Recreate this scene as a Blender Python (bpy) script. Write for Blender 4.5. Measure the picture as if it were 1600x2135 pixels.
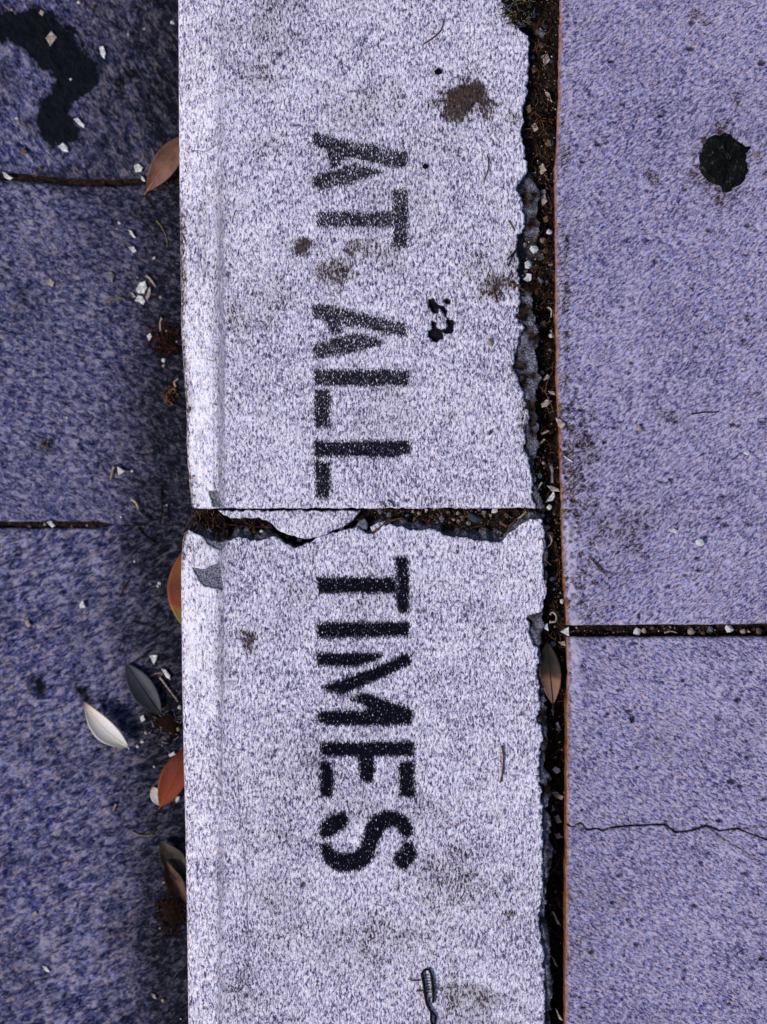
import bpy, bmesh, math, random
import numpy as np
from mathutils import Vector, Matrix, Euler

for o in list(bpy.data.objects):
    bpy.data.objects.remove(o)
C = bpy.context.scene
COL = C.collection
R = random.Random(11)
NR = np.random.RandomState(5)

# ------------------------------------------------------------------ camera, sky, sun, exposure
S = 0.0002            # metres on the kerb top per pixel of the photograph
H = 0.60              # camera height above the kerb top
ZG = -0.085           # level of the gutter below the kerb top
cam = bpy.data.cameras.new('camera')
cam.sensor_fit = 'VERTICAL'; cam.sensor_height = 36.0
cam.lens = 36.0 * H / (2135 * S)
cam.clip_start = 0.02; cam.clip_end = 400
cam.dof.use_dof = True; cam.dof.focus_distance = H; cam.dof.aperture_fstop = 10
camo = bpy.data.objects.new('camera', cam); COL.objects.link(camo)
camo.location = (0, 0, H); camo.rotation_euler = (0, 0, 0)
C.camera = camo

SUN_EL = math.radians(40); SUN_AZ = math.atan2(-0.86, -0.50)   # from +Y towards +X
w = bpy.data.worlds.new('World'); C.world = w; w.use_nodes = True
nt = w.node_tree; nt.nodes.clear()
sky = nt.nodes.new('ShaderNodeTexSky'); sky.sky_type = 'NISHITA'; sky.sun_disc = False
sky.sun_elevation = SUN_EL; sky.sun_rotation = SUN_AZ; sky.dust_density = 1.2; sky.ozone_density = 2.0
bg = nt.nodes.new('ShaderNodeBackground'); bg.inputs[1].default_value = 0.06
wo = nt.nodes.new('ShaderNodeOutputWorld')
nt.links.new(sky.outputs[0], bg.inputs[0]); nt.links.new(bg.outputs[0], wo.inputs[0])
sl = bpy.data.lights.new('sun', 'SUN'); sl.energy = 1.5; sl.angle = math.radians(10); sl.color = (1.0, 0.965, 0.93)
so = bpy.data.objects.new('sun', sl); COL.objects.link(so)
sd = Vector((math.sin(SUN_AZ) * math.cos(SUN_EL), math.cos(SUN_AZ) * math.cos(SUN_EL), math.sin(SUN_EL)))
so.rotation_euler = (-sd).to_track_quat('-Z', 'Y').to_euler(); so.location = sd * 5
C.view_settings.view_transform = 'Standard'; C.view_settings.look = 'None'
C.view_settings.exposure = 1.05; C.view_settings.gamma = 1.0; C.view_settings.use_curve_mapping = False

# ------------------------------------------------------------------ helpers
def W(px, py, z=0.0):
    k = S * (H - z) / H
    return Vector(((px - 800) * k, (1067.5 - py) * k, z))

_T = NR.rand(256, 256)
def vn(x, y, seed=0):
    x = np.asarray(x, float) + seed * 17.31; y = np.asarray(y, float) + seed * 9.77
    xi = np.floor(x).astype(int); yi = np.floor(y).astype(int)
    fx = x - xi; fy = y - yi
    fx = fx * fx * (3 - 2 * fx); fy = fy * fy * (3 - 2 * fy)
    a = _T[xi & 255, yi & 255]; b = _T[(xi + 1) & 255, yi & 255]
    c = _T[xi & 255, (yi + 1) & 255]; d = _T[(xi + 1) & 255, (yi + 1) & 255]
    return (a * (1 - fx) + b * fx) * (1 - fy) + (c * (1 - fx) + d * fx) * fy - 0.5

def fbm(x, y, size, octs=4, seed=0):
    s = 0; amp = 1.0; f = 1.0 / size
    for i in range(octs):
        s = s + amp * vn(x * f, y * f, seed + i); amp *= 0.55; f *= 2.03
    return s

def sdf(X, Y, poly):
    P = np.array(poly, float); n = len(P)
    d = np.full(X.shape, 1e12); inside = np.zeros(X.shape, bool)
    for i in range(n):
        a = P[i]; b = P[(i + 1) % n]
        ex, ey = b - a; wx = X - a[0]; wy = Y - a[1]
        t = np.clip((wx * ex + wy * ey) / (ex * ex + ey * ey + 1e-12), 0, 1)
        d = np.minimum(d, (wx - ex * t) ** 2 + (wy - ey * t) ** 2)
        if b[1] != a[1]:
            inside ^= ((a[1] > Y) != (b[1] > Y)) & (X < (b[0] - a[0]) * (Y - a[1]) / (b[1] - a[1]) + a[0])
    return np.where(inside, -1, 1) * np.sqrt(d)

def pdist(X, Y, pts):
    d = np.full(X.shape, 1e12)
    for a, b in zip(pts[:-1], pts[1:]):
        ex, ey = b[0] - a[0], b[1] - a[1]; wx = X - a[0]; wy = Y - a[1]
        t = np.clip((wx * ex + wy * ey) / (ex * ex + ey * ey), 0, 1)
        d = np.minimum(d, (wx - ex * t) ** 2 + (wy - ey * t) ** 2)
    return np.sqrt(d)

def local(fn, X, Y, box, default):
    """evaluate fn only inside a box, to keep the script quick"""
    out = np.full(X.shape, default, float)
    m = (X > box[0]) & (X < box[2]) & (Y > box[1]) & (Y < box[3])
    if m.any(): out[m] = fn(X[m], Y[m])
    return out

def bbox(pts, pad):
    p = np.array(pts, float); return (p[:, 0].min() - pad, p[:, 1].min() - pad, p[:, 0].max() + pad, p[:, 1].max() + pad)

def smooth(a, b, x):
    t = np.clip((x - a) / (b - a), 0, 1); return t * t * (3 - 2 * t)

def tag(o, label=None, cat=None, group=None, kind=None):
    if label: o['label'] = label
    if cat: o['category'] = cat
    if group: o['group'] = group
    if kind: o['kind'] = kind
    return o

def empty(name, loc):
    o = bpy.data.objects.new(name, None); COL.objects.link(o); o.location = loc; o.empty_display_size = 0.01
    return o

def link(name, me, mat, parent=None):
    if mat is not None and len(me.materials) == 0: me.materials.append(mat)
    o = bpy.data.objects.new(name, me); COL.objects.link(o)
    if parent is not None: o.parent = parent
    return o

def mesh_from(verts, faces, name='mesh', attrs=None, smooth_=True):
    me = bpy.data.meshes.new(name)
    v = np.asarray(verts, np.float32); me.vertices.add(len(v)); me.vertices.foreach_set('co', v.ravel())
    if isinstance(faces, np.ndarray):
        n = faces.shape[1]
        me.loops.add(faces.size); me.loops.foreach_set('vertex_index', faces.ravel().astype(np.int32))
        me.polygons.add(len(faces))
        me.polygons.foreach_set('loop_start', (np.arange(len(faces)) * n).astype(np.int32))
        me.update(calc_edges=True); me.validate()
    else:
        me = bpy.data.meshes.new(name); me.from_pydata([tuple(p) for p in v], [], faces)
    if attrs:
        for k, a in attrs.items():
            at = me.attributes.new(k, 'FLOAT', 'POINT'); at.data.foreach_set('value', np.asarray(a, np.float32).ravel())
    if smooth_: me.polygons.foreach_set('use_smooth', np.ones(len(me.polygons), bool))
    me.update()
    return me

def grid_mesh(X, Y, Z, zbot, attrs=None, name='mesh', skirt=True):
    """X,Y,Z (rows, cols) in metres; skirt drops to zbot on all four sides; side walls get the 'side' attribute"""
    n, m = X.shape
    V = np.stack([X, Y, Z], -1).reshape(-1, 3)
    idx = np.arange(n * m).reshape(n, m)
    # rows run down the picture, so wind to face up
    F = np.stack([idx[:-1, :-1], idx[1:, :-1], idx[1:, 1:], idx[:-1, 1:]], -1).reshape(-1, 4)
    A = {k: np.asarray(a, float).reshape(-1) for k, a in (attrs or {}).items()}
    side = np.zeros(n * m)
    if skirt:
        loop = np.concatenate([idx[0, :], idx[1:, -1], idx[-1, -2::-1], idx[-2:0:-1, 0]])
        base = V[loop].copy()
        q = [base]; depths = [0.0015, 0.006, 0.02]
        rings = [loop]; allV = [V]; cnt = n * m; As = {k: [a] for k, a in A.items()}; sides = [side]
        for dz in depths + [None]:
            b = base.copy(); b[:, 2] = zbot if dz is None else np.maximum(b[:, 2] - dz, zbot)
            rings.append(np.arange(cnt, cnt + len(loop))); cnt += len(loop); allV.append(b)
            for k in As: As[k].append(A[k][loop] * (0 if k == 'ink' else 1))
            sides.append(np.ones(len(loop)))
        V = np.concatenate(allV); A = {k: np.concatenate(a) for k, a in As.items()}; side = np.concatenate(sides)
        for r0, r1 in zip(rings[:-1], rings[1:]):
            F = np.concatenate([F, np.stack([r0, np.roll(r0, -1), np.roll(r1, -1), r1], -1)])
    A['side'] = side
    return mesh_from(V, F, name, A)

class NT:
    def __init__(s, name):
        s.m = bpy.data.materials.new(name); s.m.use_nodes = True; s.t = s.m.node_tree; s.t.nodes.clear()
        s.out = s.n('ShaderNodeOutputMaterial'); s.b = s.n('ShaderNodeBsdfPrincipled')
        s.l(s.b.outputs[0], s.out.inputs[0]); s.b.inputs['Roughness'].default_value = 0.85
        s.b.inputs['Specular IOR Level'].default_value = 0.0
    def n(s, t, **k):
        x = s.t.nodes.new(t)
        for a, v in k.items(): setattr(x, a, v)
        return x
    def l(s, a, b): s.t.links.new(a, b)
    def set(s, sock, v):
        if hasattr(v, 'links') or hasattr(v, 'is_linked'): s.l(v, sock)
        else: sock.default_value = v
    def coord(s, scale=(1, 1, 1), rot=0.0):
        tc = s.n('ShaderNodeTexCoord'); a = s.n('ShaderNodeMapping'); a.inputs['Rotation'].default_value = (0, 0, rot)
        b = s.n('ShaderNodeMapping'); b.inputs['Scale'].default_value = scale
        s.l(tc.outputs['Object'], a.inputs[0]); s.l(a.outputs[0], b.inputs[0]); return b.outputs[0]
    def noise(s, vec, scale, detail=3, rough=0.6, dist=0.0):
        x = s.n('ShaderNodeTexNoise'); s.l(vec, x.inputs['Vector'])
        x.inputs['Scale'].default_value = scale; x.inputs['Detail'].default_value = detail
        x.inputs['Roughness'].default_value = rough; x.inputs['Distortion'].default_value = dist
        return x
    def vor(s, vec, scale, feature='F1', rnd=1.0):
        x = s.n('ShaderNodeTexVoronoi', feature=feature); s.l(vec, x.inputs['Vector'])
        x.inputs['Scale'].default_value = scale; x.inputs['Randomness'].default_value = rnd; return x
    def ramp(s, f, stops, interp='LINEAR'):
        x = s.n('ShaderNodeValToRGB'); x.color_ramp.interpolation = interp
        e = x.color_ramp.elements
        while len(e) < len(stops): e.new(0.5)
        for i, (p, c) in enumerate(stops):
            e[i].position = p; e[i].color = (c, c, c, 1) if isinstance(c, (int, float)) else (*c, 1)
        s.l(f, x.inputs[0]); return x.outputs[0]
    def math(s, op, a, b=0.0, c=0.0, clamp=False):
        x = s.n('ShaderNodeMath', operation=op, use_clamp=clamp)
        s.set(x.inputs[0], a); s.set(x.inputs[1], b); s.set(x.inputs[2], c); return x.outputs[0]
    def mix(s, f, a, b, mode='MIX'):
        x = s.n('ShaderNodeMix', data_type='RGBA', blend_type=mode)
        s.set(x.inputs[0], f)
        for i, v in ((6, a), (7, b)):
            if isinstance(v, tuple): x.inputs[i].default_value = (*v, 1) if len(v) == 3 else v
            else: s.l(v, x.inputs[i])
        return x.outputs[2]
    def attr(s, name):
        x = s.n('ShaderNodeAttribute', attribute_name=name); return x.outputs['Fac']
    def bump(s, h, dist, strength=1.0, normal=None):
        x = s.n('ShaderNodeBump'); x.inputs['Distance'].default_value = dist; x.inputs['Strength'].default_value = strength
        s.l(h, x.inputs['Height'])
        if normal is not None: s.l(normal, x.inputs['Normal'])
        return x.outputs[0]

def rgb(r, g, b):
    f = lambda c: (c / 255 / 12.92) if c <= 10.3 else ((c / 255 + 0.055) / 1.055) ** 2.4
    return (f(r), f(g), f(b))

# ------------------------------------------------------------------ materials
def concrete(name, dark, mid, light, size, rot, stretch, pits=0.5, huef=0.6, mott=0.5, face=(0.16, 0.10, 0.07), bumpd=0.0004, contrast=1.0,
             chipc=((0.03, 0.03, 0.045), (0.125, 0.12, 0.155), (0.32, 0.31, 0.37)), inkc=(0.0030, 0.0032, 0.0075)):
    """weathered concrete: worm-like grain `size` metres wide, brushed along `rot`; attributes ink, chip, stain, grime, band, crack, side"""
    t = NT(name)
    g = t.coord((1, 1 / stretch, 1), -rot)       # brushed direction = local Y of the rotated frame
    o = t.coord()
    n1 = t.noise(g, 0.62 / size, 2.5, 0.62, 0.6)
    n2 = t.noise(g, 1.7 / size, 2, 0.6, 0.3)
    big = t.noise(o, 22, 4, 0.6)
    med = t.noise(o, 110, 3, 0.6)
    v = t.math('ADD', t.math('MULTIPLY', n1.outputs['Fac'], 0.62), t.math('MULTIPLY', n2.outputs['Fac'], 0.38))
    v = t.math('ADD', v, t.math('MULTIPLY', t.math('SUBTRACT', med.outputs['Fac'], 0.5), 0.20 * mott))
    v = t.math('ADD', v, t.math('MULTIPLY', t.math('SUBTRACT', big.outputs['Fac'], 0.5), 0.20 * mott))
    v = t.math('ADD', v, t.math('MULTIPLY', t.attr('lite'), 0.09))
    k = 0.105 / contrast
    col = t.ramp(v, [(0.5 - 1.35 * k, dark), (0.5 - 0.2 * k, mid), (0.5 + 0.5 * k, tuple(0.5 * (a + b) for a, b in zip(mid, light))), (0.5 + 1.25 * k, light)])
    # warm and blue grains
    hue = t.noise(g, 0.9 / size, 1, 0.5)
    tint = t.ramp(hue.outputs['Fac'], [(0.32, (0.70, 0.80, 1.38)), (0.45, (0.97, 0.98, 1.03)), (0.58, (1.03, 1.0, 0.97)), (0.70, (1.40, 1.02, 0.70))])
    col = t.mix(huef, col, tint, 'MULTIPLY')
    # small open pits
    pv = t.vor(g, 0.14 / max(size, 0.0007), 'F1')
    sel = t.math('GREATER_THAN', t.n('ShaderNodeSeparateColor').outputs[0], 2.0)
    sc = t.n('ShaderNodeSeparateColor'); t.l(pv.outputs['Color'], sc.inputs[0])
    pr = t.math('MULTIPLY', t.math('SUBTRACT', sc.outputs[0], 1.0 - pits * 0.5, clamp=True), 0.9)
    pit = t.math('MULTIPLY', t.math('SUBTRACT', t.math('ADD', t.math('MULTIPLY', pr, 0.7), t.math('MULTIPLY', t.math('SUBTRACT', n2.outputs['Fac'], 0.5), 0.15)), pv.outputs['Distance']), 9.0, clamp=True)
    col = t.mix(t.math('MULTIPLY', pit, 0.8), col, tuple(c * 0.45 for c in dark))
    gm = t.attr('grime'); gn = t.math('MULTIPLY', t.math('ADD', gm, t.math('MULTIPLY', t.math('SUBTRACT', v, 0.5), -1.6)), 1.0, clamp=True)
    gf = t.math('MULTIPLY', gm, t.math('ADD', 0.55, gn), clamp=True)
    col = t.mix(t.math('MULTIPLY', gf, 0.985), col, (0.006, 0.007, 0.010))
    # brown stain
    stn = t.attr('stain'); sf = t.math('MULTIPLY', t.math('SUBTRACT', t.math('ADD', t.math('MULTIPLY', stn, 1.15), t.math('MULTIPLY', t.math('SUBTRACT', 0.5, v), 7.5)), 0.52), 1.6, clamp=True)
    sf = t.math('MULTIPLY', sf, t.math('MULTIPLY', stn, 3.0, clamp=True))
    col = t.mix(t.math('MULTIPLY', stn, 0.50, clamp=True), col, (0.030, 0.022, 0.020))
    col = t.mix(t.math('MULTIPLY', sf, 0.80), col, t.mix(t.ramp(hue.outputs['Fac'], [(0.42, 0.0), (0.60, 1.0)]), (0.006, 0.005, 0.008), (0.070, 0.034, 0.015)))
    # trowel band
    bd = t.attr('band'); col = t.mix(t.math('MULTIPLY', bd, 0.68), col, tuple(c * 0.50 for c in mid))
    # stencil paint
    if inkc:
        ink = t.attr('ink')
        ki = t.noise(g, 1.05 / size, 2.5, 0.65, 0.4)
        th = t.math('ADD', ink, t.math('MULTIPLY', t.math('SUBTRACT', 0.5, ki.outputs['Fac']), 2.7))
        fi = t.math('MULTIPLY', t.math('SUBTRACT', th, 0.50), 7.0, clamp=True)
        fi = t.math('MULTIPLY', fi, t.math('MULTIPLY', ink, 7.0, clamp=True))
        col = t.mix(t.math('MULTIPLY', fi, t.math('ADD', 0.78, t.math('MULTIPLY', ink, 0.215))), col, inkc)
    # broken concrete
    ch = t.attr('chip')
    c1 = t.noise(o, 0.9 / size, 3, 0.65); cc = t.ramp(c1.outputs['Fac'], [(0.36, chipc[0]), (0.5, chipc[1]), (0.64, chipc[2])])
    cf = t.math('MULTIPLY', t.math('SUBTRACT', t.math('ADD', ch, t.math('MULTIPLY', t.math('SUBTRACT', n1.outputs['Fac'], 0.5), 0.5)), 0.45), 10.0, clamp=True)
    cf = t.math('MULTIPLY', cf, t.math('MULTIPLY', ch, 8.0, clamp=True))
    dirt = t.attr('dirt'); fn0 = t.noise(o, 500, 3, 0.6)
    cc = t.mix(dirt, cc, t.mix(t.ramp(fn0.outputs['Fac'], [(0.42, 0.0), (0.62, 1.0)]), (0.006, 0.005, 0.005), (0.040, 0.022, 0.014)))
    col = t.mix(cf, col, cc)
    ck = t.attr('crack'); col = t.mix(ck, col, (0.006, 0.006, 0.010))
    sd_ = t.attr('side')
    fn = t.noise(o, 260, 4, 0.7); fc = t.ramp(fn.outputs['Fac'], [(0.3, tuple(c * 0.25 for c in face)), (0.55, face), (0.75, tuple(min(1, c * 1.8) for c in face))])
    col = t.mix(t.math('MAXIMUM', t.ramp(sd_, [(0.02, 0.0), (0.6, 1.0)]), t.math('MULTIPLY', t.attr('edge'), 0.62)), col, fc)
    t.l(col, t.b.inputs['Base Color'])
    hgt = t.math('ADD', v, t.math('MULTIPLY', pit, -0.5))
    t.l(t.bump(hgt, bumpd), t.b.inputs['Normal'])
    t.b.inputs['Roughness'].default_value = 0.8
    return t.m

KD, KM, KL = (0.060, 0.050, 0.105), (0.445, 0.392, 0.50), (0.87, 0.82, 0.87)
M = {}
M['kerb'] = concrete('painted kerb concrete', KD, KM, KL, 0.00054, 0.0, 2.3, pits=0.36, face=(0.16, 0.135, 0.14), bumpd=0.0004, contrast=1.5, huef=0.40, mott=0.6)
PD, PM, PL = (0.034, 0.031, 0.098), (0.220, 0.190, 0.310), (0.49, 0.435, 0.55)
rust = (0.21, 0.080, 0.020)
M['pave_a'] = concrete('broomed pavement concrete', PD, PM, PL, 0.00058, math.radians(-52), 2.3, pits=0.45, face=rust, inkc=None, bumpd=0.0003, contrast=1.3)
M['pave_b'] = concrete('broomed pavement concrete lower', PD, PM, PL, 0.00058, math.radians(-122), 2.3, pits=0.45, face=rust, inkc=None, bumpd=0.0003, contrast=1.3)
GD, GM_, GL = (0.010, 0.012, 0.040), (0.078, 0.077, 0.162), (0.28, 0.25, 0.33)
gch = ((0.01, 0.01, 0.02), (0.05, 0.05, 0.09), (0.10, 0.10, 0.16))
M['gut_a'] = concrete('gutter concrete upper', GD, GM_, GL, 0.0014, math.radians(35), 2.2, pits=0.5, face=(0.05, 0.04, 0.04), inkc=None, bumpd=0.0011, chipc=gch, contrast=1.2)
M['gut_b'] = concrete('gutter concrete middle', GD, GM_, GL, 0.0012, math.radians(68), 1.9, pits=0.5, face=(0.03, 0.025, 0.03), inkc=None, bumpd=0.0011, chipc=gch, contrast=1.2)
M['gut_c'] = concrete('gutter concrete lower', GD, GM_, GL, 0.0014, math.radians(-64), 2.2, pits=0.5, face=(0.03, 0.025, 0.03), inkc=None, bumpd=0.0011, chipc=gch, contrast=1.2)

def simple(name, c1, c2, scale=400, rough=0.8, bumpd=0.0002, c3=None, spec=0.06):
    t = NT(name); o = t.coord(); n = t.noise(o, scale, 4, 0.65)
    st = [(0.38, c1), (0.60, c2)] + ([(0.68, c3)] if c3 else [])
    t.l(t.ramp(n.outputs['Fac'], st), t.b.inputs['Base Color']); t.l(t.bump(n.outputs['Fac'], bumpd), t.b.inputs['Normal'])
    t.b.inputs['Roughness'].default_value = rough; t.b.inputs['Specular IOR Level'].default_value = spec
    return t.m
M['soil'] = simple('dark damp soil', (0.004, 0.003, 0.003), (0.030, 0.016, 0.009), 700, 0.95, 0.0008, (0.10, 0.05, 0.028), 0.1)
M['grit'] = simple('dark grit', (0.004, 0.003, 0.004), (0.035, 0.028, 0.027), 300, 0.9)
M['ground'] = simple('compacted earth', (0.02, 0.015, 0.012), (0.06, 0.045, 0.035), 30)
M['asphalt'] = simple('asphalt', (0.03, 0.03, 0.035), (0.06, 0.06, 0.07), 600, 0.9, 0.001, (0.10, 0.10, 0.11))
M['white_stone'] = simple('white quartz', (0.30, 0.28, 0.29), (0.78, 0.75, 0.74), 500, 0.5, 0.0002)
M['cream_stone'] = simple('cream stone', (0.16, 0.115, 0.09), (0.48, 0.39, 0.33), 500, 0.6, 0.0002)
M['grey_stone'] = simple('grey stone', (0.06, 0.06, 0.075), (0.20, 0.19, 0.22), 500, 0.8, 0.0003)
M['slate_stone'] = simple('blue grey stone', (0.02, 0.025, 0.035), (0.075, 0.085, 0.11), 500, 0.7, 0.0003)
M['tan_stone'] = simple('tan stone', (0.07, 0.038, 0.022), (0.20, 0.12, 0.075), 500, 0.8, 0.0003)
M['twig'] = simple('brown twig', (0.035, 0.017, 0.010), (0.14, 0.066, 0.034), 900, 0.8, 0.0002)
M['dark_twig'] = simple('black brown twig', (0.004, 0.003, 0.003), (0.016, 0.011, 0.009), 900, 0.8, 0.0002)
M['pale_twig'] = simple('bleached twig', (0.18, 0.12, 0.09), (0.44, 0.33, 0.27), 900, 0.7, 0.0002)
M['olive_twig'] = simple('olive twig', (0.07, 0.06, 0.02), (0.20, 0.17, 0.07), 900, 0.7, 0.0002)
M['red_twig'] = simple('red brown twig', (0.02, 0.006, 0.005), (0.07, 0.018, 0.012), 900, 0.7, 0.0002)
M['gum'] = simple('black flattened gum', (0.0012, 0.0016, 0.0016), (0.006, 0.007, 0.007), 420, 0.85, 0.0020, (0.06, 0.05, 0.038), 0.1)
M['litter'] = simple('rotted brown litter', (0.003, 0.002, 0.0015), (0.024, 0.010, 0.006), 900, 0.9, 0.0003)

def leaf_mat(name, cols, axis_cols=None, spots=0.0, rough=0.5, spotc=(0.02, 0.01, 0.008), scale=120, crisp=(0.35, 0.65)):
    """leaf skin: mottled between cols, optionally a colour run along the leaf (attribute 'along')"""
    t = NT(name); o = t.coord(); n = t.noise(o, scale, 4, 0.6)
    c = t.ramp(n.outputs['Fac'], [(crisp[0], cols[0]), (crisp[1], cols[1])])
    if axis_cols:
        a = t.attr('along'); av = t.math('ADD', a, t.math('MULTIPLY', t.math('SUBTRACT', n.outputs['Fac'], 0.5), 0.45))
        c2 = t.ramp(av, axis_cols); c = t.mix(0.95, c, c2)
    # fine side veins
    vv = t.n('ShaderNodeTexWave', wave_type='BANDS', bands_direction='Y'); vc = t.coord((1, 1, 1))
    ax = t.attr('cross'); al = t.attr('along')
    ph = t.math('SUBTRACT', t.math('MULTIPLY', al, 15.0), t.math('MULTIPLY', t.math('ABSOLUTE', ax), 4.5))
    s_ = t.math('SINE', t.math('MULTIPLY', ph, 6.283)); line = t.math('POWER', t.math('ABSOLUTE', s_), 10.0)
    c = t.mix(t.math('MULTIPLY', line, 0.05), c, (0.7, 0.6, 0.5))
    if spots:
        v = t.vor(o, 700, 'F1'); f = t.math('MULTIPLY', t.math('SUBTRACT', 0.30 * spots, v.outputs['Distance']), 12.0, clamp=True)
        c = t.mix(f, c, spotc)
    bf = 0.78 if 'cream' in name else 0.55; c = t.mix(1.0, c, (bf, bf, bf), 'MULTIPLY'); t.l(c, t.b.inputs['Base Color']); t.b.inputs['Roughness'].default_value = rough; t.b.inputs['Specular IOR Level'].default_value = 0.15
    h = t.math('ADD', t.math('MULTIPLY', line, -0.3), n.outputs['Fac'])
    t.l(t.bump(h, 0.00025), t.b.inputs['Normal'])
    return t.m
M['leaf_rust'] = leaf_mat('pinkish brown dry leaf', [(0.20, 0.085, 0.06), (0.42, 0.21, 0.16)], spots=0.3, rough=0.7)
M['leaf_orange'] = leaf_mat('orange leaf turning yellow', [(0.30, 0.06, 0.02), (0.42, 0.14, 0.035)],
    [(0.0, (0.04, 0.06, 0.02)), (0.10, (0.34, 0.26, 0.05)), (0.24, (0.42, 0.24, 0.06)), (0.34, (0.40, 0.07, 0.03)), (0.55, (0.20, 0.06, 0.03)), (0.8, (0.42, 0.12, 0.03)), (1, (0.40, 0.12, 0.03))], spots=0.55, rough=0.55)
M['leaf_slate'] = leaf_mat('dark blue grey leaf', [(0.028, 0.032, 0.045), (0.055, 0.06, 0.085)], rough=0.42, scale=80)
M['leaf_cream'] = leaf_mat('pale cream leaf', [(0.62, 0.56, 0.50), (0.82, 0.78, 0.68)],
    [(0, (0.78, 0.76, 0.64)), (0.5, (0.84, 0.76, 0.74)), (0.85, (0.78, 0.66, 0.52)), (1.0, (0.35, 0.16, 0.05))], spots=0.22, spotc=(0.30, 0.16, 0.08), rough=0.6)
M['leaf_red'] = leaf_mat('brick red leaf', [(0.20, 0.028, 0.008), (0.34, 0.055, 0.014)],
    [(0, (0.36, 0.06, 0.015)), (0.55, (0.30, 0.045, 0.012)), (1, (0.10, 0.03, 0.010))], spots=0.25, rough=0.38, scale=90)
M['leaf_gap'] = leaf_mat('brown leaf with blackened top', [(0.26, 0.12, 0.075), (0.42, 0.22, 0.15)],
    [(0, (0.45, 0.22, 0.15)), (0.42, (0.40, 0.19, 0.12)), (0.55, (0.06, 0.03, 0.02)), (0.66, (0.008, 0.006, 0.005)), (1, (0.008, 0.006, 0.005))], spots=0.35, rough=0.6)
M['leaf_olive'] = leaf_mat('rotting olive grey leaf', [(0.014, 0.014, 0.009), (0.11, 0.085, 0.06)], spots=0.4, rough=0.7, scale=160)
M['leaf_dead'] = leaf_mat('dead brown leaf', [(0.03, 0.015, 0.012), (0.18, 0.09, 0.065)], spots=0.3, rough=0.75, scale=160)

# ------------------------------------------------------------------ photograph measurements (pixels of the 1600 x 2135 picture)
LETTERS = [
 ('A', 'speckled black stencilled letter A, first letter', 0.84, [
  [(653,282),(660,277),(697,288),(740,297),(786,305),(849,318),(851,335),(842,352),(802,344),(763,335),(727,326),(714,332),(708,344),(692,351),(685,330),(680,313),(654,304)],
  [(652,369),(677,360),(705,354),(736,344),(755,346),(786,354),(800,360),(764,371),(727,385),(692,390),(669,396),(655,393)]]),
 ('T', 'worn black stencilled letter T beside the smudge', 0.86, [
  [(660,441),(824,441),(824,474),(660,474)], [(818,394),(851,393),(852,516),(820,516)]]),
 ('A', 'solid black stencilled letter A of the second word', 0.85, [
  [(653,636),(688,637),(727,647),(775,660),(810,667),(840,673),(848,682),(848,700),(838,702),(810,696),(790,693),(770,686),(745,682),(720,680),(714,690),(712,697),(694,697),(686,684),(682,673),(676,664),(655,660)],
  [(653,721),(675,712),(705,703),(724,700),(763,698),(786,704),(800,714),(794,720),(763,728),(736,735),(700,740),(677,745),(655,748)]]),
 ('L', 'black stencilled letter L directly after the second A', 0.9, [
  [(655,771),(852,771),(853,805),(656,805)], [(656,812),(688,812),(691,850),(686,893),(668,893),(655,888)]]),
 ('L', 'black stencilled letter L just above the crack', 0.95, [
  [(654,920),(851,919),(858,932),(855,945),(820,954),(656,953)], [(656,961),(689,962),(690,1020),(686,1039),(660,1038)]]),
 ('T', 'black stencilled letter T just below the crack', 1.0, [
  [(659,1203),(828,1204),(828,1237),(664,1236)], [(824,1162),(830,1160),(851,1161),(853,1190),(855,1240),(851,1277),(836,1279),(826,1262),(825,1243),(828,1220),(827,1185)]]),
 ('I', 'black stencilled letter I, a single bar', 1.0, [[(660,1298),(854,1296),(855,1327),(662,1330)]]),
 ('M', 'black stencilled letter M in three pieces', 1.0, [
  [(660,1361),(790,1361),(800,1367),(790,1375),(765,1384),(745,1390),(662,1389)],
  [(672,1431),(716,1416),(764,1397),(814,1378),(839,1364),(858,1366),(857,1385),(833,1397),(810,1408),(771,1425),(739,1438),(717,1449),(692,1446),(677,1438)],
  [(730,1458),(745,1448),(758,1442),(786,1452),(814,1463),(846,1474),(863,1481),(857,1511),(810,1513),(685,1513),(661,1505),(664,1483),(708,1481),(760,1483),(766,1477),(752,1467),(739,1463)]]),
 ('E', 'black stencilled letter E with three arms', 1.0, [
  [(667,1547),(864,1546),(864,1577),(670,1577)], [(666,1590),(675,1587),(694,1589),(697,1630),(694,1664),(669,1661)],
  [(747,1570),(781,1570),(782,1610),(777,1632),(765,1632),(751,1622)], [(831,1590),(864,1586),(866,1664),(834,1660)]]),
 ('S', 'curved black stencilled letter S, last letter', 1.0, [
  [(666,1739),(671,1714),(692,1698),(717,1692),(727,1707),(724,1723),(705,1737),(692,1745),(674,1750)],
  [(666,1757),(689,1759),(699,1773),(717,1779),(739,1776),(752,1764),(758,1742),(763,1718),(778,1700),(802,1689),(830,1692),(849,1704),(861,1723),(864,1740),(849,1748),(838,1743),(828,1726),(817,1723),(803,1729),(796,1747),(788,1762),(780,1786),(766,1806),(747,1814),(717,1820),(697,1815),(680,1801),(671,1782)],
  [(836,1757),(849,1753),(864,1762),(871,1779),(861,1798),(846,1814),(831,1809),(822,1793),(825,1781),(838,1773)]]),
]
KL_Y = [-3000, 0, 300, 500, 700, 800, 850, 950, 1000, 1050, 1062]; KL_X = [368, 368, 370, 372, 375, 382, 386, 387, 392, 396, 399]
KM_Y = [1062, 1085, 1100, 1115, 1130, 1200, 1400, 1600, 1800, 2135, 5000]; KM_X = [399, 396, 388, 380, 377, 374, 376, 380, 385, 390, 390]
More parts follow.
